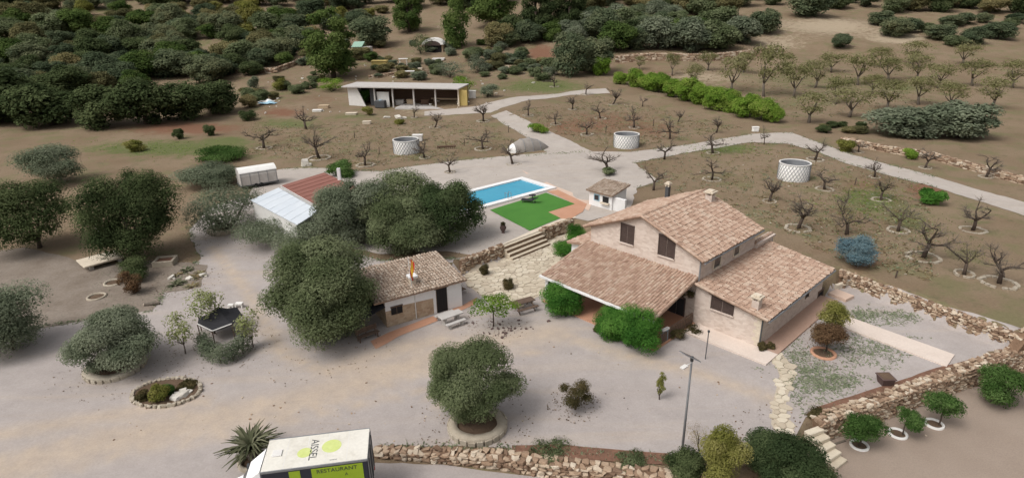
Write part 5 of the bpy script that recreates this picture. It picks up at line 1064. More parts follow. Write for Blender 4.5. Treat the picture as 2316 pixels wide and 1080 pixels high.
white_ring('pale planting ring in the bare earth below the white slab at left', 257, 640, 40, 'ringstone'); white_ring('half-buried pale ring nearest the grey olive at left', 219, 672, 40, 'ringstone'); white_ring('brick-edged ring under the rust-brown shrub', 1862, 800, 54, 'terracotta')
# rectangular planter under the carob, slab, log, post
A = G(345, 606); t, W, bx, L, d3, n3 = frame_thing('stone_trough', 'white rectangular stone planter in the shade of the big carob', 'planter', A, G(392, 602)); D2 = 1.6
for q in ((0, L, 0, .22), (0, L, D2 - .22, D2), (0, .22, .223, D2 - .223), (L - .22, L, .223, D2 - .223)): b = MB(A); bx(b, q[0], q[1], q[2], q[3], -.1, .55); b.build('side', MT['ringstone'], t, bev=.02)
b = MB(A); bx(b, .2, L - .2, .2, D2 - .2, 0, .40); b.build('soil', MT['redsoil'], t)
A = G(205, 614); t, W, bx, L, d3, n3 = frame_thing('concrete_slab', 'big pale concrete slab table at the left under the carob', 'slab', A, G(285, 592)); b = MB(A); bx(b, -.4, L, .0, 2.6, .45, .60); b.build('top', MT['cream'], t, bev=.02)
for s in (.1, L - .5): b = MB(A); bx(b, s, s + .3, .3, 2.8, -.1, .447); b.build('support', MT['concrete'], t)
P = G(226, 530); t = thing('white_post', 'short white post leaning out left of the big carob', 'post', P); b = MB(P); b.tube([P + [0, 0, -.1], P + [-.45, .1, 1.5]], .10, 8); b.build('post', MT['lampwhite'], t); b = MB(P); b.tube([P + [-.45, .1, 1.5], P + [-.5, .11, 1.62]], [.12, .06], 8); b.build('cap', MT['lampwhite'], t)
P = G(344, 690); t = thing('log', 'short pale log lying at the edge of the drive below the succulents', 'log', P); b = MB(P); b.tube([P + [-.55, -.1, .14], P + [.1, 0, .17], P + [.6, .15, .15]], [.14, .15, .12], 9); b.build('trunk', MT['greybark'], t); b = MB(P); b.tube([P + [-.59, -.105, .14], P + [-.54, -.1, .14]], .125, 9); b.build('cut_end', MT['cream'], t)
P = G(1893, 1003); t = thing('plank', 'grey plank lying on the lower ground by the garden steps', 'plank', P); b = MB(P); b.box(P + [0, 0, .06], (1.25, .12, .06), .35); b.build('board', MT['greybark'], t)
A = G(1872, 668); t, W, bx, L, d3, n3 = frame_thing('plank_slab', 'pale flat slab leading off the far end of the wing', 'slab', A, G(1912, 684)); b = MB(A); bx(b, 0, L, 0, 1.2, -.05, .3); b.build('top', MT['pinkpave'], t, bev=.02)
A = G(1893, 656); t, W, bx, L, d3, n3 = frame_thing('kerb_stone', 'narrow pale kerb bar behind the slab at the far end of the wing', 'kerb', A, G(1924, 636)); b = MB(A); bx(b, 0, L, 0, .3, -.05, .45); b.build('bar', MT['cream'], t, bev=.02); b = MB(A); bx(b, L - .3, L + .1, -.05, .35, .453, .6); b.build('cap', MT['lampwhite'], t)
P = G(2000, 868); t = thing('dark_tub', 'dark square tub standing on the red bed at the right', 'tub', P); b = MB(P)
for z0, w0, z1, w1 in ((0, .28, .55, .40), ): b.prism([P + [x * w0, y * w0, z0] for x, y in ((-1, -1), (1, -1), (1, 1), (-1, 1))], [P + [x * w1, y * w1, z1] for x, y in ((-1, -1), (1, -1), (1, 1), (-1, 1))])
b.build('body', MT['pot'], t); b = MB(P); b.box(P + [0, 0, .57], (.88, .88, .06)); b.build('rim', MT['pot'], t); b = MB(P); b.box(P + [0, 0, .595], (.70, .70, .03)); b.build('soil', MT['soil'], t)
# island bed in the drive
E0, E1 = G(300, 906), G(452, 872); ec = (E0 + E1) / 2; ea = (E1 - E0) / 2; eb = (G(400, 920) - G(362, 862)) / 2 * .95; rng = np.random.default_rng(9)
bed = thing('island_bed', 'leaf-shaped planted bed edged with pale stones in the drive', 'flower bed', ec); ell = [ec + ea * math.cos(a) + eb * math.sin(a) for a in np.arange(44) * 2 * math.pi / 44]
b = MB(ec); b.add([p + [0, 0, .10] for p in ell], [tuple(range(44))]); b.build('soil', MT['soil'], bed)
for i, p in enumerate(ell):
    o = obj('edging_stone', hulls('ringstone')[i % 10], None, bed); q = p - ec; o.location = (q[0], q[1], float(T(p[0], p[1])) - ec[2] + .08); dd = ell[(i + 1) % 44] - p; o.rotation_euler = (0, 0, math.atan2(dd[1], dd[0])); o.scale = (np.linalg.norm(dd) * 1.05, .24 + .08 * rng.random(), .26 + .1 * rng.random())
for i in range(9):
    o = obj('rock', hulls('rock')[i % 10], None, bed); f = rng.random(); q = ea * (.1 + .6 * f) + eb * (.35 + .35 * rng.random()) * (1 - .3 * f); o.location = (q[0], q[1], .14); s = .3 + .45 * rng.random(); o.scale = (s, s * .8, s * .5); o.rotation_euler = (0, 0, i)
for i, (x0, y0, x1, y1, lf) in enumerate(((330, 866, 384, 912, 'yellow'), (300, 882, 340, 910, 'topiary'), (370, 862, 400, 894, 'citrus'), (398, 860, 448, 884, 'topiary'))):
    tree('bed_shrub', ('yellow-green mound in the middle of the island bed', 'dark low plant at the left tip of the island bed', 'small green plant right of the yellow mound in the island bed', 'dark sprawling plant at the right end of the island bed')[i], (x0, y0, x1, y1), lf, 900, .13, seed=90 + i, cat='shrub', trunk=False, nb=10)
# rosettes (agaves) and the palm-like agave by the van
def rosette(name, label, px, py, r, leaf, n=26, group=None, up=.9, w=.13, h0=0.0, cat='succulent'):
    P = G(px, py); rng = np.random.default_rng(int(px * 7 + py)); t = thing(name, label, cat, P, group)
    for i in range(n):
        b = MB(); a = i * 2.39996 + .2 * rng.normal(); el = up * (1 - .75 * (1 - i / n) ** 1.0) + .12 * rng.normal(); l = r * (.8 + .35 * rng.random()); d = np.array([math.cos(a), math.sin(a)]); s = np.array([-d[1], d[0], 0]); vs = []
        for k in range(5):
            f = k / 4; e = el * (1 - .45 * f * f); q = np.array([*(d * l * f * math.cos(e)), h0 + l * f * math.sin(e) * (1 - .25 * f)]); ww = w * r * (.55 + 1.1 * f - 1.62 * f * f) + .004; vs += [q - s * ww, q + [0, 0, -.02 - .05 * w], q + s * ww]
        b.add(vs, [(k * 3 + j, k * 3 + j + 1, k * 3 + j + 4, k * 3 + j + 3) for k in range(4) for j in (0, 1)], float(rng.random())); obj('leaf', b.mesh('leaf', True), LM[leaf], t)
    return t
_pl = [(402, 622, 'nearest the stone planter'), (424, 612, 'at the back of the bed'), (446, 628, 'at the drive side of the bed'), (412, 640, 'in the middle of the bed'), (434, 648, 'at the front of the bed'), (398, 645, 'at the lower left of the bed'), (452, 618, 'at the far right corner of the bed')]
for i, (x, y, w_) in enumerate(_pl): rosette('agave', 'brownish pale agave rosette ' + w_ + ' by the drive', x, y, .62 + .12 * (i % 3), 'dry' if i % 2 == 0 else 'palm', 18, 'agaves in the bed by the drive', .8, .16)
for i, (x, y, w_) in enumerate(((430, 632, 'between the agaves'), (460, 624, 'white, at the drive edge of the agaves'), (388, 630, 'left of the agaves'))): bits('rock', 'pale rock lying ' + w_, 'rock', x, y, 18, 8, 'rock', 'rock')
P = G(572, 1048); white_ring('pale round kerb around the spiky palm beside the van', 574, 1046, 66, 'ringstone', .3)
pt_ = rosette('spiky_palm', 'spiky dark grey-green palm beside the van cab', 574, 1036, 1.75, 'palm', 96, None, 1.4, .06, .55, 'palm'); b = MB(); b.tube([(0, 0, -.1), (0, 0, .35), (0, 0, .75)], [.30, .26, .16], 9); b.build('stem', MT['greybark'], pt_)
# netting arbour with its hedge
P = G(505, 752); m_, c_ = mpp(P); t = thing('netting_arbour', 'dark netting stretched like a low tent inside the curved hedge', 'arbour', P); R2 = 50 * m_; b = MB(P)
nr = 7; top = P + [-.2, .3, 2.05]; rim = [P + [R2 * math.cos(a) * (1.05 if i % 2 else .92), R2 * math.sin(a), 1.2 + .18 * math.sin(i * 2.1)] for i, a in enumerate(np.arange(nr) * 2 * math.pi / nr + .3)]
md = [(p + top) / 2 + np.array([0, 0, -.14]) for p in rim]; b.add([top] + md + rim, [(0, 1 + i, 1 + (i + 1) % nr) for i in range(nr)] + [(1 + i, 1 + nr + i, 1 + nr + (i + 1) % nr, 1 + (i + 1) % nr) for i in range(nr)]); b.add([p - np.array([0, 0, .03]) for p in [top] + md + rim], [(0, 1 + (i + 1) % nr, 1 + i) for i in range(nr)] + [(1 + (i + 1) % nr, 1 + nr + (i + 1) % nr, 1 + nr + i, 1 + i) for i in range(nr)]); b.build('net', MT['mesh_net'], t)
for p in rim[::1]: b = MB(P); b.tube([np.array([p[0], p[1], P[2] - .1]), p + [0, 0, .1]], .04, 5); b.build('post', MT['wood'], t)
for i, j in ((4, 5), (5, 6)): b = MB(P); b.tube([rim[i] + [0, 0, .08], rim[j] + [0, 0, .08]], .05, 5); b.build('rail', MT['lampwhite'], t)
ha = [G(x, y) for x, y in ((462, 790), (474, 812), (500, 822), (528, 816), (550, 800), (562, 784))]; hb = thing('curved_hedge', 'curved clipped grey-green hedge in front of the netting arbour', 'hedge', ha[0]); C = []; Rr = []
rng = np.random.default_rng(12)
for p, q in zip(ha, ha[1:]):
    for f in (0, .5): z = p + (q - p) * f - ha[0]; C += [z + [0, 0, .55], z + [0, .1, 1.0]]; Rr += [(.62, .62, .55), (.55, .55, .45)]
obj('foliage', cloud('f', C, Rr, 5200, .10, rng, .5, .55, .2, .7), LM['oliveg'], hb)
for i, p in enumerate(ha): b = MB(ha[0]); b.tube([p - [0, 0, .05], p + [0, 0, .6]], .05, 5); b.build('stem', MT['bark'], hb)
tree('fig_tree', 'sparse pale-leaved fig tree behind the netting arbour', (432, 648, 512, 730), 'fig', 650, .19, yb=755, xb=485, seed=60, drop=.3, core=0, keep=.2, asp=.8, nb=16, bark='greybark'); tree('fig_tree', 'sparse pale-leaved fig branch left of the netting arbour', (388, 690, 450, 790), 'fig', 520, .18, yb=800, seed=61, drop=.3, core=0, keep=.2, asp=.8, nb=14, bark='greybark'); tree('fig_tree', 'thin pale-leaved shrub right of the netting arbour', (545, 690, 602, 775), 'fig', 420, .17, yb=785, seed=62, drop=.3, core=0, keep=.2, asp=.8, nb=12, bark='greybark')
bits('white_chair', 'white garden chair behind the netting arbour, the right one', 'chair', 541, 697, 16, 10, 'whitestuff', 'frame'); bits('white_chair', 'white garden chair behind the netting arbour, the left one', 'chair', 522, 698, 12, 8, 'whitestuff', 'frame')

# ------------------------------------------------------------------ trees and shrubs near the house
tree('olive_tree', 'huge rounded dark olive tree standing left of the hut', (604, 528, 884, 790), 'olive', 32000, .19, yb=None, seed=1, nb=58, br=.28)
tree('carob_tree', 'big dark carob tree at the left over the white planter', (205, 366, 428, 605), 'dark', 24000, .20, yb=None, seed=2, nb=52, br=.29)
tree('olive_tree', 'bushy olive tree in the round planter at bottom centre', (966, 772, 1174, 968), 'olive', 22000, .13, yb=948, seed=3, nb=26, br=.30, lobes=1.12)
tree('olive_tree', 'grey-green olive tree in the planter at the left edge', (178, 690, 378, 846), 'oliveg', 18000, .15, yb=832, seed=4, nb=34, br=.30)
tree('olive_tree', 'tall grey olive at the left end of the clump below the pool', (716, 394, 888, 562), 'oliveg', 13000, .22, yb=None, seed=5, nb=28, br=.33)
tree('olive_tree', 'broad olive at the back of the clump, against the gravel', (796, 386, 1010, 545), 'olive', 14000, .22, yb=None, seed=6, nb=30, br=.33)
tree('olive_tree', 'dense olive at the front of the clump behind the hut roof', (836, 428, 1034, 588), 'olive', 15000, .21, yb=None, seed=7, nb=30, br=.32)
tree('carob_tree', 'glossy dark tree at the right end of the clump beside the pool', (930, 400, 1100, 560), 'laurel', 13000, .23, yb=None, seed=8, nb=28, br=.32)
tree('olive_tree', 'low grey olive between the big olive and the lean-to roof', (626, 482, 800, 578), 'oliveg', 5000, .21, yb=None, seed=9, nb=20)
tree('olive_tree', 'open many-stemmed olive in the round planter beyond the drive', (432, 424, 600, 530), 'oliveg', 7500, .19, yb=520, seed=10, nb=24, tr=.09, keep=.6, core=.1)
tree('olive_tree', 'rounded grey olive left of the covered trailer', (412, 362, 546, 428), 'oliveg', 6500, .24, seed=11, nb=26)
tree('olive_tree', 'low spreading grey olive in front of the pale lean-to roof', (542, 470, 730, 556), 'oliveg', 6000, .2, yb=None, seed=12, nb=24)
tree('shrub', 'dark green shrub row behind the grey olive left of the trailer', (432, 330, 552, 368), 'citrus', 3200, .26, seed=13, cat='shrub', nb=20)
tree('citrus_tree', 'green citrus bush right of the red roof', (738, 362, 812, 402), 'citrus', 2200, .24, seed=14, nb=16)
tree('brown_shrub', 'dark brown straggly shrub between the planter and the rings at left', (276, 606, 326, 668), 'rusty', 1500, .14, seed=15, cat='shrub', nb=14); tree('shrub', 'dark green shrub under the carob left of the white planter', (262, 582, 338, 640), 'dark', 2400, .15, seed=16, cat='shrub', nb=14)
tree('ivy_hedge', 'bright green ivy mound at the left front of the porch', (1222, 630, 1320, 714), 'ivy', 7500, .14, seed=17, cat='climber', nb=26, trunk=False)
tree('ivy_hedge', 'bright green ivy mound at the right front corner of the porch', (1394, 686, 1494, 798), 'ivy', 8500, .13, seed=18, cat='climber', nb=26, trunk=False); tree('ivy_hedge', 'bright green ivy along the porch front, left of the corner mound', (1346, 688, 1428, 772), 'ivy', 6500, .13, seed=19, cat='climber', nb=22, trunk=False)
tree('ivy_hedge', 'clipped green ivy bush by the annex on the patio', (1252, 538, 1345, 585), 'ivy', 5000, .14, seed=20, cat='climber', nb=18, trunk=False); tree('laurel_bush', 'upright light green bush behind the ivy on the patio', (1278, 506, 1325, 560), 'ivy', 3000, .14, seed=21, cat='shrub', nb=14, trunk=False)
tree('round_bush', 'dark clipped bush on the patio nearest the hut', (1085, 596, 1105, 624), 'topiary', 1700, .09, seed=22, cat='shrub', nb=18, br=.5); tree('round_bush', 'dark clipped ball bush with a white stone in mid patio', (1137, 626, 1161, 656), 'topiary', 1900, .09, seed=23, cat='shrub', nb=18, br=.5); bits('white_stone', 'white stone at the foot of the ball bush on the patio', 'stone', 1151, 655, 8, 5, 'rock', 'rock')
tree('brown_bush', 'brown bush in a pot at the right end of the patio steps', (1216, 532, 1236, 552), 'rusty', 500, .12, seed=24, cat='shrub', nb=8)
tree('citrus_sapling', 'young light green tree beside the concrete table', (1064, 655, 1168, 722), 'lime', 1500, .17, yb=738, seed=25, nb=14, br=.34, core=.05, keep=.4, lobes=1.1, tr=.03, drop=.3)
tree('topiary_tree', 'small brown cloud-clipped tree alone on the gravel', (1264, 860, 1336, 920), 'topiary', 3200, .085, yb=926, seed=26, nb=11, br=.40, keep=.8, lobes=1.15, tr=.05)
tree('conifer_sapling', 'thin yellow-green conifer sapling on the gravel near the lamp post', (1482, 838, 1502, 900), 'yellow', 700, .085, yb=903, seed=27, nb=12, br=.55)
tree('evergreen_bush', 'big dark glossy evergreen left of the garden steps', (1662, 965, 1862, 1135), 'laurel', 17000, .13, yb=1110, seed=28, nb=36, br=.30); tree('yellow_shrub', 'yellow-green shrub between the lamp post and the dark evergreen', (1578, 968, 1684, 1125), 'yellow', 6500, .12, yb=1100, seed=29, cat='shrub', nb=24); tree('dark_shrub', 'dark shrub round the foot of the lamp post', (1504, 1012, 1592, 1090), 'dark', 4000, .12, yb=1074, seed=30, cat='shrub', nb=20)
tree('bare_shrub', 'thin bare grey shrub between the lamp post and the yellow shrub', (1545, 958, 1615, 1025), 'dry', 500, .16, yb=1040, seed=31, cat='shrub', core=0, keep=.2, asp=.12, nb=10)
tree('citrus_tree', 'biggest ringed citrus tree, nearest the garden steps', (1896, 930, 1986, 998), 'citrus', 4200, .12, yb=1010, seed=32, nb=18, keep=.45, drop=.25, core=.12); tree('citrus_tree', 'smaller ringed citrus tree, second from the garden steps', (2008, 918, 2076, 970), 'citrus', 2300, .12, yb=984, seed=33, nb=14, keep=.4, drop=.3, core=.1); tree('citrus_tree', 'ringed citrus tree at the right, farthest from the garden steps', (2084, 882, 2160, 946), 'citrus', 3000, .12, yb=962, seed=34, nb=16, keep=.45, drop=.25, core=.12)
tree('citrus_tree', 'citrus tree at the far right behind the last white ring', (2200, 820, 2300, 915), 'citrus', 5000, .13, yb=912, seed=35, nb=22)
tree('rusty_shrub', 'dull rust-brown shrub in the brick ring right of the wing', (1828, 728, 1908, 790), 'rusty', 3600, .13, yb=795, seed=36, cat='shrub', nb=22, keep=.6); tree('yellow_bush', 'yellow-green feathery bush right behind the rust-brown shrub', (1838, 680, 1908, 745), 'yellow', 2600, .14, yb=760, seed=37, cat='shrub', nb=20, keep=.5)
tree('blue_cypress', 'powdery blue bush in the orchard right of the wing', (1892, 530, 1976, 606), 'blue', 4200, .17, yb=600, seed=38, cat='shrub', nb=26, keep=.5, asp=.35, wild=1.0)
tree('green_shrub', 'green tuft round the foot of the almond beside the pool gravel', (1358, 374, 1396, 398), 'olive', 900, .2, seed=39, cat='shrub', nb=10, trunk=False)
for i, (x0, y0, x1, y1, lf, lab) in enumerate(((1540, 735, 1598, 756, 'topiary', 'dark potted plants row along the wing walk, by the porch'), (1508, 738, 1550, 770, 'topiary', 'dark low plants at the foot of the porch railing'), (1710, 772, 1734, 796, 'topiary', 'small dark plant at the front corner of the wing, left one'), (1732, 770, 1752, 792, 'topiary', 'small dark plant at the front corner of the wing, right one'), (1340, 732, 1362, 752, 'topiary', 'dark little plant at the left foot of the porch ivy'), (1195, 1002, 1290, 1030, 'olive', 'low green mat of plants in the red bed above the bottom wall'), (1385, 1022, 1460, 1046, 'olive', 'dark low plants in the middle of the red bed above the bottom wall'), (1826, 920, 1880, 950, 'topiary', 'dark plants at the left tip of the right-hand red bed'), (1196, 275, 1240, 302, 'lime', 'yellow-green bush beside the farm track beyond the pool'), (2040, 336, 2074, 360, 'lime', 'lime bush on the far verge of the path at the right'), (2078, 425, 2130, 464, 'ivy', 'bright green bush in the orchard at the right edge'), (1888, 312, 1935, 345, 'yellow', 'yellowish shrub behind the path right of the white box'), (462, 282, 488, 308, 'dark', 'small dark cypress bush on the red bank at left'), (394, 286, 416, 316, 'dark', 'smaller dark bush left of the cypress bush on the red bank'), (282, 316, 328, 344, 'yellow', 'yellow-green bush on the grass at the far left'), (538, 246, 580, 274, 'dark', 'dark bush on the red bank left of the blue sheet'), (560, 170, 590, 205, 'oliveg', 'small grey olive beside the low wall left of the pine'), (612, 178, 656, 206, 'yellow', 'yellow-green bush left of the big pine'), (720, 176, 792, 208, 'lime', 'lime bush behind the left end of the open shed'), (1018, 170, 1082, 212, 'lime', 'lime bush behind the yellow end of the open shed'), (1078, 185, 1126, 222, 'oliveg', 'grey bush right of the white machine'), (975, 140, 1060, 178, 'oliveg', 'grey olive scrub behind the open shed'), (1058, 118, 1104, 168, 'oliveg', 'taller grey olive right of the scrub behind the shed'), (918, 80, 985, 124, 'olive', 'dark olive in front of the arched hut'), (890, 268, 918, 282, 'yellow', 'dry tuft before the shed'), (820, 238, 850, 262, 'yellow', 'yellow-green weed clump below the ivy of the shed'))):
    tree('plant' if 'plant' in lab else 'bush', lab, (x0, y0, x1, y1), lf, 900 if i < 8 else 1300, .10 if i < 8 else .26, seed=200 + i, cat='plant' if 'plant' in lab else 'bush', nb=12, trunk=i >= 8)
rk = []
rng = np.random.default_rng(77)
def pebbles(name, spots, m, s0, s1):
    b = MB(); hv = [(np.array([v.co[:] for v in h.vertices]), [tuple(p.vertices) for p in h.polygons]) for h in HULL]
    for px, py in spots:
        P = G(px, py); v, f = hv[int(rng.integers(10))]; s = s0 + (s1 - s0) * rng.random() ** 2; a = rng.random() * 6.28; R = np.array([[math.cos(a), -math.sin(a), 0], [math.sin(a), math.cos(a), 0], [0, 0, 1]]); b.add(v * [s, s * .75, s * .5] @ R.T + P + [0, 0, .03 + s * .12], f, float(rng.random()))
    return obj(name, b.mesh(), MT[m], None, 'stuff')
pebbles('fallen_debris', [(1140 + 38 * rng.normal(), 745 + 11 * rng.normal()) for _ in range(46)] + [(1385 + 30 * rng.normal(), 900 + 10 * rng.normal()) for _ in range(6)], 'pot', .10, .30)
pebbles('loose_stones', [(rng.uniform(210, 2116), rng.uniform(700, 1000)) for _ in range(240)] + [(rng.uniform(600, 1400), rng.uniform(350, 420)) for _ in range(60)], 'stone', .05, .16)
# ------------------------------------------------------------------ orchard almonds
L1 = 'bare almond tree '
for a in ((597, 335, 55, L1 + 'farthest left, above the covered trailer', 1), (722, 358, 66, L1 + 'just above the dark boulder'), (693, 292, 48, 'tall leaning ' + L1 + 'left of the shed slabs', 0, 0), (826, 374, 50, L1 + 'above the green citrus bush'), (960, 357, 42, L1 + 'touching the left tank'), (937, 266, 28, L1 + 'directly before the open shed'), (983, 288, 34, L1 + 'between the shed and the left tank'), (1093, 274, 42, L1 + 'right of the shed floor'), (1092, 337, 48, L1 + 'between the harrow and the tunnel'), (1018, 390, 44, L1 + 'on the gravel left of the pool'), (1160, 371, 50, L1 + 'on the gravel before the tarp tunnel')):
    almond(*a[:4], *(a[4:] if len(a) > 4 else ()))
for a in ((1195, 262, 34, L1 + 'left of the farm track bend'), (1254, 196, 30, L1 + 'on the grass above the field track'), (1325, 214, 28, L1 + 'on the top bend of the field track'), (1386, 236, 36, L1 + 'with a bright ring below the lime hedge start'), (1294, 248, 32, L1 + 'at the top left of the middle orchard'), (1257, 281, 32, L1 + 'just right of the yellow-green track bush'), (1327, 305, 38, L1 + 'left of and above the middle tank'), (1358, 268, 34, L1 + 'in the centre of the middle orchard'), (1434, 289, 44, L1 + 'right above the middle tank'), (1515, 314, 46, L1 + 'standing right of the middle tank', 0, 0), (1453, 241, 24, L1 + 'close below the lime hedge middle', 0, 0), (1533, 276, 26, L1 + 'near the hedge, above the path', 0, 0), (1620, 300, 36, L1 + 'beside the path under the hedge end', 0, 0), (1612, 346, 50, L1 + 'on the near verge of the path'), (1502, 360, 44, L1 + 'on the gravel bend right of the pool', 0, 0), (1376, 388, 52, L1 + 'with a green tuft, right of the pool', 0, 0, 'bare almond trees in the orchard', 1.25), (1728, 327, 40, 'single-stemmed ' + L1 + 'by the white box', 0, 0, 'bare almond trees in the orchard', .5)):
    almond(*a)
for a in ((1610, 406, 48, L1 + 'left of the right-hand tank'), (1478, 430, 50, L1 + 'behind the farmhouse ridge', 0, 0), (1740, 455, 52, L1 + 'below and left of the right-hand tank'), (1805, 517, 72, 'large dark ' + L1 + 'above the wing roof'), (1865, 428, 50, L1 + 'right of the right-hand tank'), (1843, 362, 46, L1 + 'on the path above the right-hand tank'), (1978, 400, 42, L1 + 'at the path edge, far right'), (1915, 530, 72, 'leafy almond tree above the blue bush', 1, 0), (2088, 582, 88, 'leafy almond tree nearest the field wall', 1), (2031, 522, 62, 'young leafy almond tree with bright ring', 2), (1993, 452, 48, 'young yellowish almond tree with bright ring', 2), (2092, 380, 44, L1 + 'beyond the path at the right edge'), (1942, 344, 34, 'small bare almond tree beyond the path'), (1906, 478, 48, 'young green almond sapling right of the big dark almond', 2, 0, 'young trees in the orchard', .5), (2200, 520, 70, L1 + 'outermost at the far right, upper one'), (2260, 640, 85, L1 + 'outermost at the far right, lower one'), (2230, 400, 50, L1 + 'farthest right beside the path'), (2180, 620, 70, 'leafy almond tree past the field wall', 1)):
    almond(*a)
for i, (x, y, w_) in enumerate(((802, 312, 'below the tan slab'), (858, 349, 'left of the left tank'), (1050, 330, 'right of the harrow'), (1370, 300, 'by the middle tank'), (1477, 286, 'in the middle orchard'), (2025, 628, 'above the field wall'), (1933, 418, 'right of the right-hand tank'), (1150, 300, 'near the tarp tunnel'))):
    P = G(x, y); h = hgt(P, 16); t = thing('stake', 'short dark stake ' + w_, 'stake', P); b = MB(P); b.tube([P + [0, 0, -.1], P + [.05, 0, h]], .06, 6); b.build('post', MT['bark'], t); b = MB(P); b.tube([P + [.03, 0, h * .6], P + [.1, .02, h * .66]], .085, 6); b.build('tie', MT['greybark'], t)

# upper orchard: small leafing trees
UO = [(1447, 160, 26, 30), (1520, 172, 34, 50), (1568, 205, 46, 60), (1652, 212, 70, 84), (1728, 220, 74, 110), (1773, 168, 44, 44), (1795, 222, 70, 80), (1830, 279, 84, 66), (1892, 236, 66, 62), (1920, 266, 84, 66), (1940, 194, 66, 70), (2002, 250, 74, 66), (2078, 238, 74, 66), (2010, 186, 64, 56), (2070, 182, 64, 56), (1968, 213, 60, 44), (1842, 200, 64, 60), (1880, 165, 60, 44), (1600, 160, 44, 40), (1680, 165, 54, 46), (1985, 152, 56, 44), (2060, 145, 60, 48), (2120, 200, 64, 56), (2150, 250, 74, 64), (2200, 195, 70, 58), (2240, 245, 76, 66), (2290, 200, 70, 60), (2180, 150, 60, 50)]
_ord = ['first', 'second', 'third', 'fourth', 'fifth', 'sixth', 'seventh', 'eighth', 'ninth', 'tenth', 'eleventh']
_rows = {}
for q in sorted(UO): _rows.setdefault('back row' if q[1] < 170 else 'second row' if q[1] < 203 else 'third row' if q[1] < 230 else 'front row', []).append(q)
for rw, qs in _rows.items():
    for k, (x, y, w, h) in enumerate(qs):
        far_tree('almond_tree', 'pale green open tree in the upper orchard, %s, %s from the left' % (rw, _ord[k]), (x - w * .58, y - h * 1.05, x + w * .58, y), 'almond', 'open', group='leafing almond trees in the upper orchard')
# lime hedge
HG = [(1318, 160, 46, 38), (1358, 172, 38, 44), (1404, 190, 34, 26), (1436, 197, 46, 36), (1466, 204, 46, 38), (1492, 210, 48, 40), (1522, 220, 46, 38), (1556, 230, 56, 50), (1586, 238, 50, 46), (1622, 250, 60, 50), (1650, 255, 50, 46), (1684, 266, 60, 52), (1726, 274, 58, 46), (1750, 278, 36, 36)]
HGL = ['first at its left end, under the dark round tree', 'second from its left end, upright', 'third, low and yellowish', 'fourth from its left end', 'fifth from its left end', 'sixth from its left end', 'seventh, darker than its neighbours', 'middle and large', 'right of the middle', 'fifth from its right end', 'fourth from its right end', 'third from its right end', 'second from its right end', 'last at its right end, by the box']
for (x, y, w, h), l in zip(HG, HGL): far_tree('hedge_bush', 'bright lime hedge bush, ' + l, (x - w * .56, y - h * 1.12, x + w * .56, y + 2), 'lime', cat='bush', group='lime hedge row above the orchard')

# ------------------------------------------------------------------ the wooded slopes
for x0, y0, x1, y1, lf, kd, nm, lab in ((688, 22, 822, 178, 'pine', 'pine', 'pine_tree', 'big bright pine tree standing behind the left end of the shed'), (796, 34, 892, 108, 'scrub', 'round', 'oak_tree', 'dark rounded tree right behind the big pine'), (886, -35, 966, 74, 'pine', 'pine', 'pine_tree', 'pine tree up the slope between the big pine and the arched hut'), (1000, 0, 1070, 108, 'pine', 'cypress', 'cypress_tree', 'tall narrow cypress right of the arched hut'), (1050, -60, 1180, 60, 'pine', 'pine', 'pine_tree', 'dark pine at the top, right of the cypress'), (1165, -50, 1260, 78, 'dark', 'pine', 'pine_tree', 'dark pine at the top centre, left of a pair'), (1240, -60, 1335, 76, 'dark', 'pine', 'pine_tree', 'dark pine at the top centre, right of a pair'), (1244, 74, 1330, 178, 'scrub', 'round', 'carob_tree', 'large dark rounded tree left of the lime hedge'), (1298, 82, 1390, 172, 'scrub', 'round', 'carob_tree', 'large dark rounded tree right above the lime hedge start'), (1470, -50, 1550, 25, 'dark', 'pine', 'pine_tree', 'dark pine at the top edge right of centre'), (1780, -30, 1880, 40, 'scrub', 'round', 'oak_tree', 'dark tree at the top right before the pale field'), (1690, 18, 1765, 78, 'scrub', 'round', 'oak_tree', 'dark round tree at the right end of the tree belt'), (1965, 240, 2118, 312, 'oliveg', 'round', 'olive_tree', 'wide blue-grey bush behind the low wall at the right'), (1875, 76, 1925, 110, 'scrub', 'round', 'oak_tree', 'small dark bush alone on the pale field at right'), (1090, 50, 1160, 108, 'scrubdry', 'round', 'oak_tree', 'grey-green tree right of the cypress'), (2085, 225, 2240, 318, 'oliveg', 'round', 'olive_tree', 'wide blue-grey bush outermost right behind the low wall')):
    far_tree(nm, lab, (x0, y0, x1, y1), lf, kd)
b_ = [(-110, 278, 190, 130), (10, 284, 190, 125), (120, 290, 160, 110), (236, 292, 130, 100), (330, 288, 140, 112), (418, 276, 120, 92), (492, 262, 100, 84)]
for i, (x, y, w, h) in enumerate(b_): far_tree('carob_tree', 'dark carob in the front row of the left thicket, ' + ('outermost left', 'second from the left end', 'third from the left end', 'fourth, above the yellow-green bush', 'fifth, above the red bank', 'second from its right end', 'at its right end')[i], (x - w / 2, y - h, x + w / 2, y), 'dark', group='front row of the left thicket')
_hue = dict(scrub='dark green', dark='blackish green', olive='olive green', scrubdry='dry yellowish', oliveg='grey-green', yellow='yellow-green', pine='bright green', lime='light green')
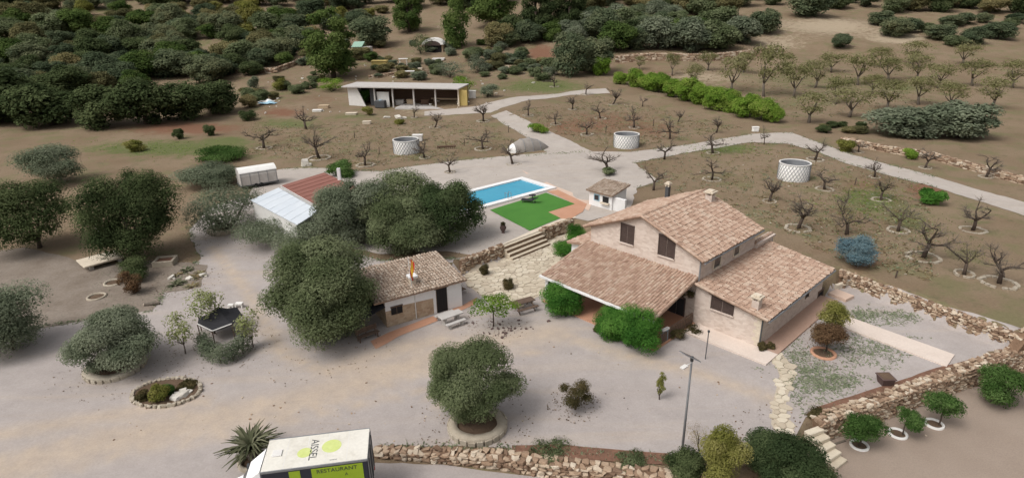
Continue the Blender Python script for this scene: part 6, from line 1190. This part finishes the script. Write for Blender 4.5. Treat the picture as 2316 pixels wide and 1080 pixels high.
def belt(poly, n, wr, hr, gap, seed, leaves, label, group, name='scrub_tree', kinds=('round',)):
    """label: (noun, place); each tree is told apart by its colour, size and part of the belt"""
    rng = np.random.default_rng(seed); sc_ = scatter(poly, n, wr, hr, gap, rng); noun, place = label
    xs = sorted(max(200, min(2116, q[0])) for q in sc_); ys = sorted(q[1] for q in sc_); ws = sorted(q[2] for q in sc_)
    for i, (x, y, w, h) in enumerate(sc_):
        lf = leaves[int(rng.integers(len(leaves)))]; fx = (x - xs[0]) / (xs[-1] - xs[0] + 1); fy = ys.index(y) / len(ys); kd = kinds[int(rng.integers(len(kinds)))]
        col_ = 'leftmost' if fx < .17 else 'left' if fx < .34 else 'left centre' if fx < .5 else 'right centre' if fx < .67 else 'right' if fx < .84 else 'rightmost'
        row_ = 'top' if fy < .34 else 'middle' if fy < .67 else 'foot'; size = 'small' if ws.index(w) < len(ws) / 3 else 'middling' if ws.index(w) < len(ws) * .67 else 'large'
        far_tree(name, '%s %s %s, %s, %s of %s' % (size, _hue[lf], 'pine' if kd == 'pine' else noun, col_, row_, place), (x - w / 2, y - h, x + w / 2, y), lf, kd, 'bush' if 'bush' in name else 'tree', group=group)
belt([(-140, 120), (0, 95), (300, 90), (690, 95), (690, 130), (600, 160), (545, 200), (470, 215), (300, 225), (-140, 240)], 96, (60, 125), (.6, .9), 40, 5, ['scrub', 'scrub', 'dark', 'olive', 'pine', 'scrub', 'scrubdry'], ('scrub tree', 'the left thicket'), 'scrub trees of the left thicket')
belt([(-140, 95), (-140, 30), (300, 24), (700, 30), (880, 26), (880, 60), (690, 92), (300, 88)], 84, (40, 90), (.5, .85), 32, 6, ['scrub', 'scrubdry', 'scrub', 'olive', 'yellow', 'pine'], ('scrub bush', 'the dry upper left slope'), 'scrub on the upper left slope', 'scrub_bush')
belt([(-140, 26), (880, 24), (1160, 30), (1160, -10), (-140, -20)], 52, (60, 110), (.6, .9), 46, 7, ['scrub', 'dark', 'scrub', 'scrubdry'], ('tree', 'the top left edge'), 'trees along the top left edge', kinds=('round', 'round', 'pine'))
belt([(1100, 110), (1190, 84), (1250, 70), (1400, 40), (1560, 60), (1700, 96), (1700, 116), (1560, 122), (1392, 126), (1392, 100), (1250, 100)], 52, (60, 112), (.62, .9), 40, 8, ['scrub', 'dark', 'olive', 'oliveg', 'pine'], ('rounded tree', 'the belt above the pale wall'), 'tree belt above the pale stone wall')
belt([(1330, 45), (1400, 24), (1560, 40), (1640, 50), (1640, 20), (1330, 5)], 16, (70, 110), (.6, .8), 46, 9, ['olive', 'scrub', 'scrubdry'], ('tree', 'the top centre edge'), 'paler trees at the top centre')
belt([(1330, -2), (2420, 0), (2420, 40), (2120, 34), (1880, 28), (1560, 12), (1330, 10)], 40, (60, 100), (.55, .8), 44, 10, ['scrub', 'scrubdry', 'olive', 'dark'], ('tree', 'the top right edge'), 'trees along the top right edge')
belt([(1960, 50), (2400, 50), (2400, 130), (2120, 110), (1990, 80)], 16, (60, 100), (.5, .7), 50, 11, ['scrub', 'scrub', 'olive'], ('bush', 'the grey upper right slope'), 'bushes on the upper right slope', 'scrub_bush')
belt([(560, 250), (640, 225), (780, 190), (690, 165), (600, 190), (550, 210)], 14, (26, 50), (.5, .8), 26, 12, ['scrubdry', 'olive'], ('bush', 'the rough ground left of the shed'), 'small bushes left of the shed', 'scrub_bush')
belt([(1090, 175), (1250, 195), (1250, 165), (1100, 112)], 20, (24, 50), (.45, .7), 24, 13, ['oliveg', 'scrubdry', 'olive', 'scrub'], ('bush', 'the rough ground right of the shed'), 'small bushes right of the shed', 'scrub_bush')
belt([(830, 182), (1000, 182), (1000, 145), (850, 130)], 18, (22, 46), (.4, .7), 24, 14, ['oliveg', 'scrubdry', 'olive'], ('bush', 'the bank behind the shed'), 'small bushes behind the shed', 'scrub_bush')
belt([(1830, 300), (1960, 305), (1960, 285), (1850, 285)], 7, (34, 50), (.45, .6), 24, 15, ['scrubdry', 'dark'], ('low bush', 'the strip behind the path'), 'low bushes behind the path', 'scrub_bush')
belt([(560, 150), (690, 150), (830, 160), (860, 110), (1000, 130), (1250, 175), (1250, 140), (1080, 100), (900, 105), (700, 110)], 34, (30, 62), (.5, .8), 30, 16, ['olive', 'scrub', 'oliveg', 'scrubdry', 'pine'], ('bush', 'the far rough terraces'), 'bushes on the far terraces', 'scrub_bush')
tree('olive_tree', 'grey olive outermost at the far left edge by the drive', (-60, 640, 120, 800), 'oliveg', 10000, .18, yb=790, seed=301, nb=30); tree('carob_tree', 'dark carob outermost at the far left, beside the big carob', (-10, 400, 190, 560), 'dark', 11000, .22, yb=560, seed=302, nb=30); tree('olive_tree', 'grey olive at the far left above the carobs', (60, 330, 190, 420), 'oliveg', 6000, .25, yb=415, seed=303, nb=22)

# ------------------------------------------------------------------ grass and weeds
def tufts(name, spots, leaf, s0, s1, per=5, up=.9):
    rng = np.random.default_rng(len(spots)); p = []; n = []; z = []
    for px, py in spots:
        P = G(px, py); k = per
        q = P + np.stack([rng.normal(size=k) * .18, rng.normal(size=k) * .18, np.zeros(k)], 1); s = s0 + (s1 - s0) * rng.random(k); q[:, 2] += s * .22; p.append(q); d = unit(np.stack([rng.normal(size=k), rng.normal(size=k), .6 * np.abs(rng.normal(size=k)) + up], 1)); n.append(d); z.append(s)
    p = np.vstack(p); n = np.vstack(n); z = np.concatenate(z); return obj(name, leaf_mesh(name, p, n, z, .3, rng.random(len(z)), rng), LM[leaf], None, 'stuff')
rng = np.random.default_rng(55)
def inreg(n, *polys):
    out = []
    for poly in polys:
        k = 0; xs = [q[0] for q in poly]; ys = [q[1] for q in poly]
        while k < n:
            p = (rng.uniform(min(xs), max(xs)), rng.uniform(min(ys), max(ys)))
            if inpoly(p, poly): out.append(p); k += 1
    return out
OR = ([(560, 345), (640, 280), (1100, 272), (1180, 330), (870, 375), (700, 370)], [(1140, 255), (1370, 215), (1680, 290), (1430, 335), (1350, 335)], [(1450, 370), (1700, 325), (1800, 330), (2110, 430), (2110, 640), (1900, 590), (1720, 500), (1500, 420)])
pebbles('field_stones', inreg(110, *OR), 'ringstone', .08, .28)
pebbles('slope_stones', inreg(130, [(560, 180), (700, 120), (1250, 130), (1250, 190), (1060, 250), (600, 260)], [(200, 60), (700, 30), (700, 80), (200, 90)]), 'rock', .25, .9)
UF = [(1410, 165), (1560, 150), (1760, 160), (2110, 150), (2110, 230), (1950, 260), (1800, 270), (1600, 215)]
tufts('dry_grass', inreg(900, *OR) + inreg(700, UF), 'dry', .14, .46, 6); tufts('weeds', inreg(480, *OR) + inreg(500, UF), 'weed', .12, .38, 6)
tufts('green_grass', [(1960 + 60 * rng.normal(), 455 + 26 * rng.normal()) for _ in range(220)] + [(1640 + 60 * rng.normal(), 336 + 9 * rng.normal()) for _ in range(160)] + [(1220 + 60 * rng.normal(), 200 + 9 * rng.normal()) for _ in range(160)] + [(380 + 110 * rng.normal(), 335 + 12 * rng.normal()) for _ in range(260)], 'lime', .10, .30, 5)
tufts('gravel_weeds', [(1830 + 34 * rng.normal(), 850 + 34 * rng.normal()) for _ in range(300)] + [(1890 + 26 * rng.normal(), 865 + 16 * rng.normal()) for _ in range(150)] + [(1970 + 50 * rng.normal(), 790 + 20 * rng.normal()) for _ in range(220)] + [(2040 + 30 * rng.normal(), 716 + 10 * rng.normal()) for _ in range(120)] + [(1950 + 26 * rng.normal(), 712 + 8 * rng.normal()) for _ in range(140)] + [(1800 + 20 * rng.normal(), 800 + 14 * rng.normal()) for _ in range(60)], 'weed', .10, .28, 8, 1.6)
def along(poly, n):
    out = []
    for a, b in zip(poly, poly[1:]):
        for _ in range(max(1, int(n * math.hypot(b[0] - a[0], b[1] - a[1]) / 100))): f = rng.random(); out.append((a[0] + (b[0] - a[0]) * f + 3 * rng.normal(), a[1] + (b[1] - a[1]) * f + 1.5 * rng.normal()))
    return out
tufts('verge_grass', along([(1436, 368), (1500, 356), (1600, 338), (1700, 322), (1780, 325), (1840, 340), (1900, 365), (2000, 394), (2116, 424)], 26) + along([(1430, 343), (1560, 327), (1700, 303), (1790, 300), (1850, 322), (1920, 348), (2000, 370), (2116, 400)], 26) + along([(640, 382), (700, 380), (860, 388), (1010, 366), (1160, 352), (1340, 343)], 30) + along([(1436, 368), (1490, 410), (1440, 425)], 40) + along([(345, 702), (372, 660), (455, 585), (428, 520), (470, 470)], 40) + along([(60, 745), (210, 720), (345, 702)], 30) + along([(850, 1012), (1150, 1012), (1540, 1040)], 18) + along([(1110, 262), (1190, 310), (1240, 347)], 30) + along([(1080, 592), (1030, 585), (860, 590), (720, 560)], 30), 'weed', .10, .34, 6, .5)
tufts('bed_weeds', inreg(60, [(1170, 1008), (1300, 1008), (1500, 1026), (1500, 1046), (1200, 1024)]) + inreg(60, [(1830, 936), (1960, 890), (2100, 842), (1960, 900)]) + inreg(160, [(215, 612), (340, 606), (450, 650), (340, 695), (215, 715)]), 'weed', .08, .22, 6)

def litter(name, spots, leaf, n=160):
    rng = np.random.default_rng(n); p = []
    for px, py, r in spots:
        P = G(px, py); a = rng.random(n) * 6.283; q = r * np.sqrt(rng.random(n)) * 1.1; x = P[0] + q * np.cos(a); y = P[1] + q * np.sin(a); p.append(np.stack([x, y, T(x, y) + .055 + .02 * rng.random(n)], 1))
    p = np.vstack(p); m = len(p); return obj(name, leaf_mesh(name, p, unit(np.array([0, 0, 1.0]) + .25 * rng.normal(size=(m, 3))), .05 + .10 * rng.random(m), .6, rng.random(m), rng), LM[leaf], None, 'stuff')
litter('fallen_leaves', [(730, 770, 5.2), (900, 575, 5), (1020, 545, 4.5), (320, 590, 5), (270, 830, 4), (1075, 950, 3.2), (500, 520, 4), (1300, 915, 1.6), (1115, 735, 2.6), (500, 790, 3.5), (1860, 795, 2.2), (640, 545, 4), (1760, 1000, 3), (430, 640, 3)], 'rusty', 210)
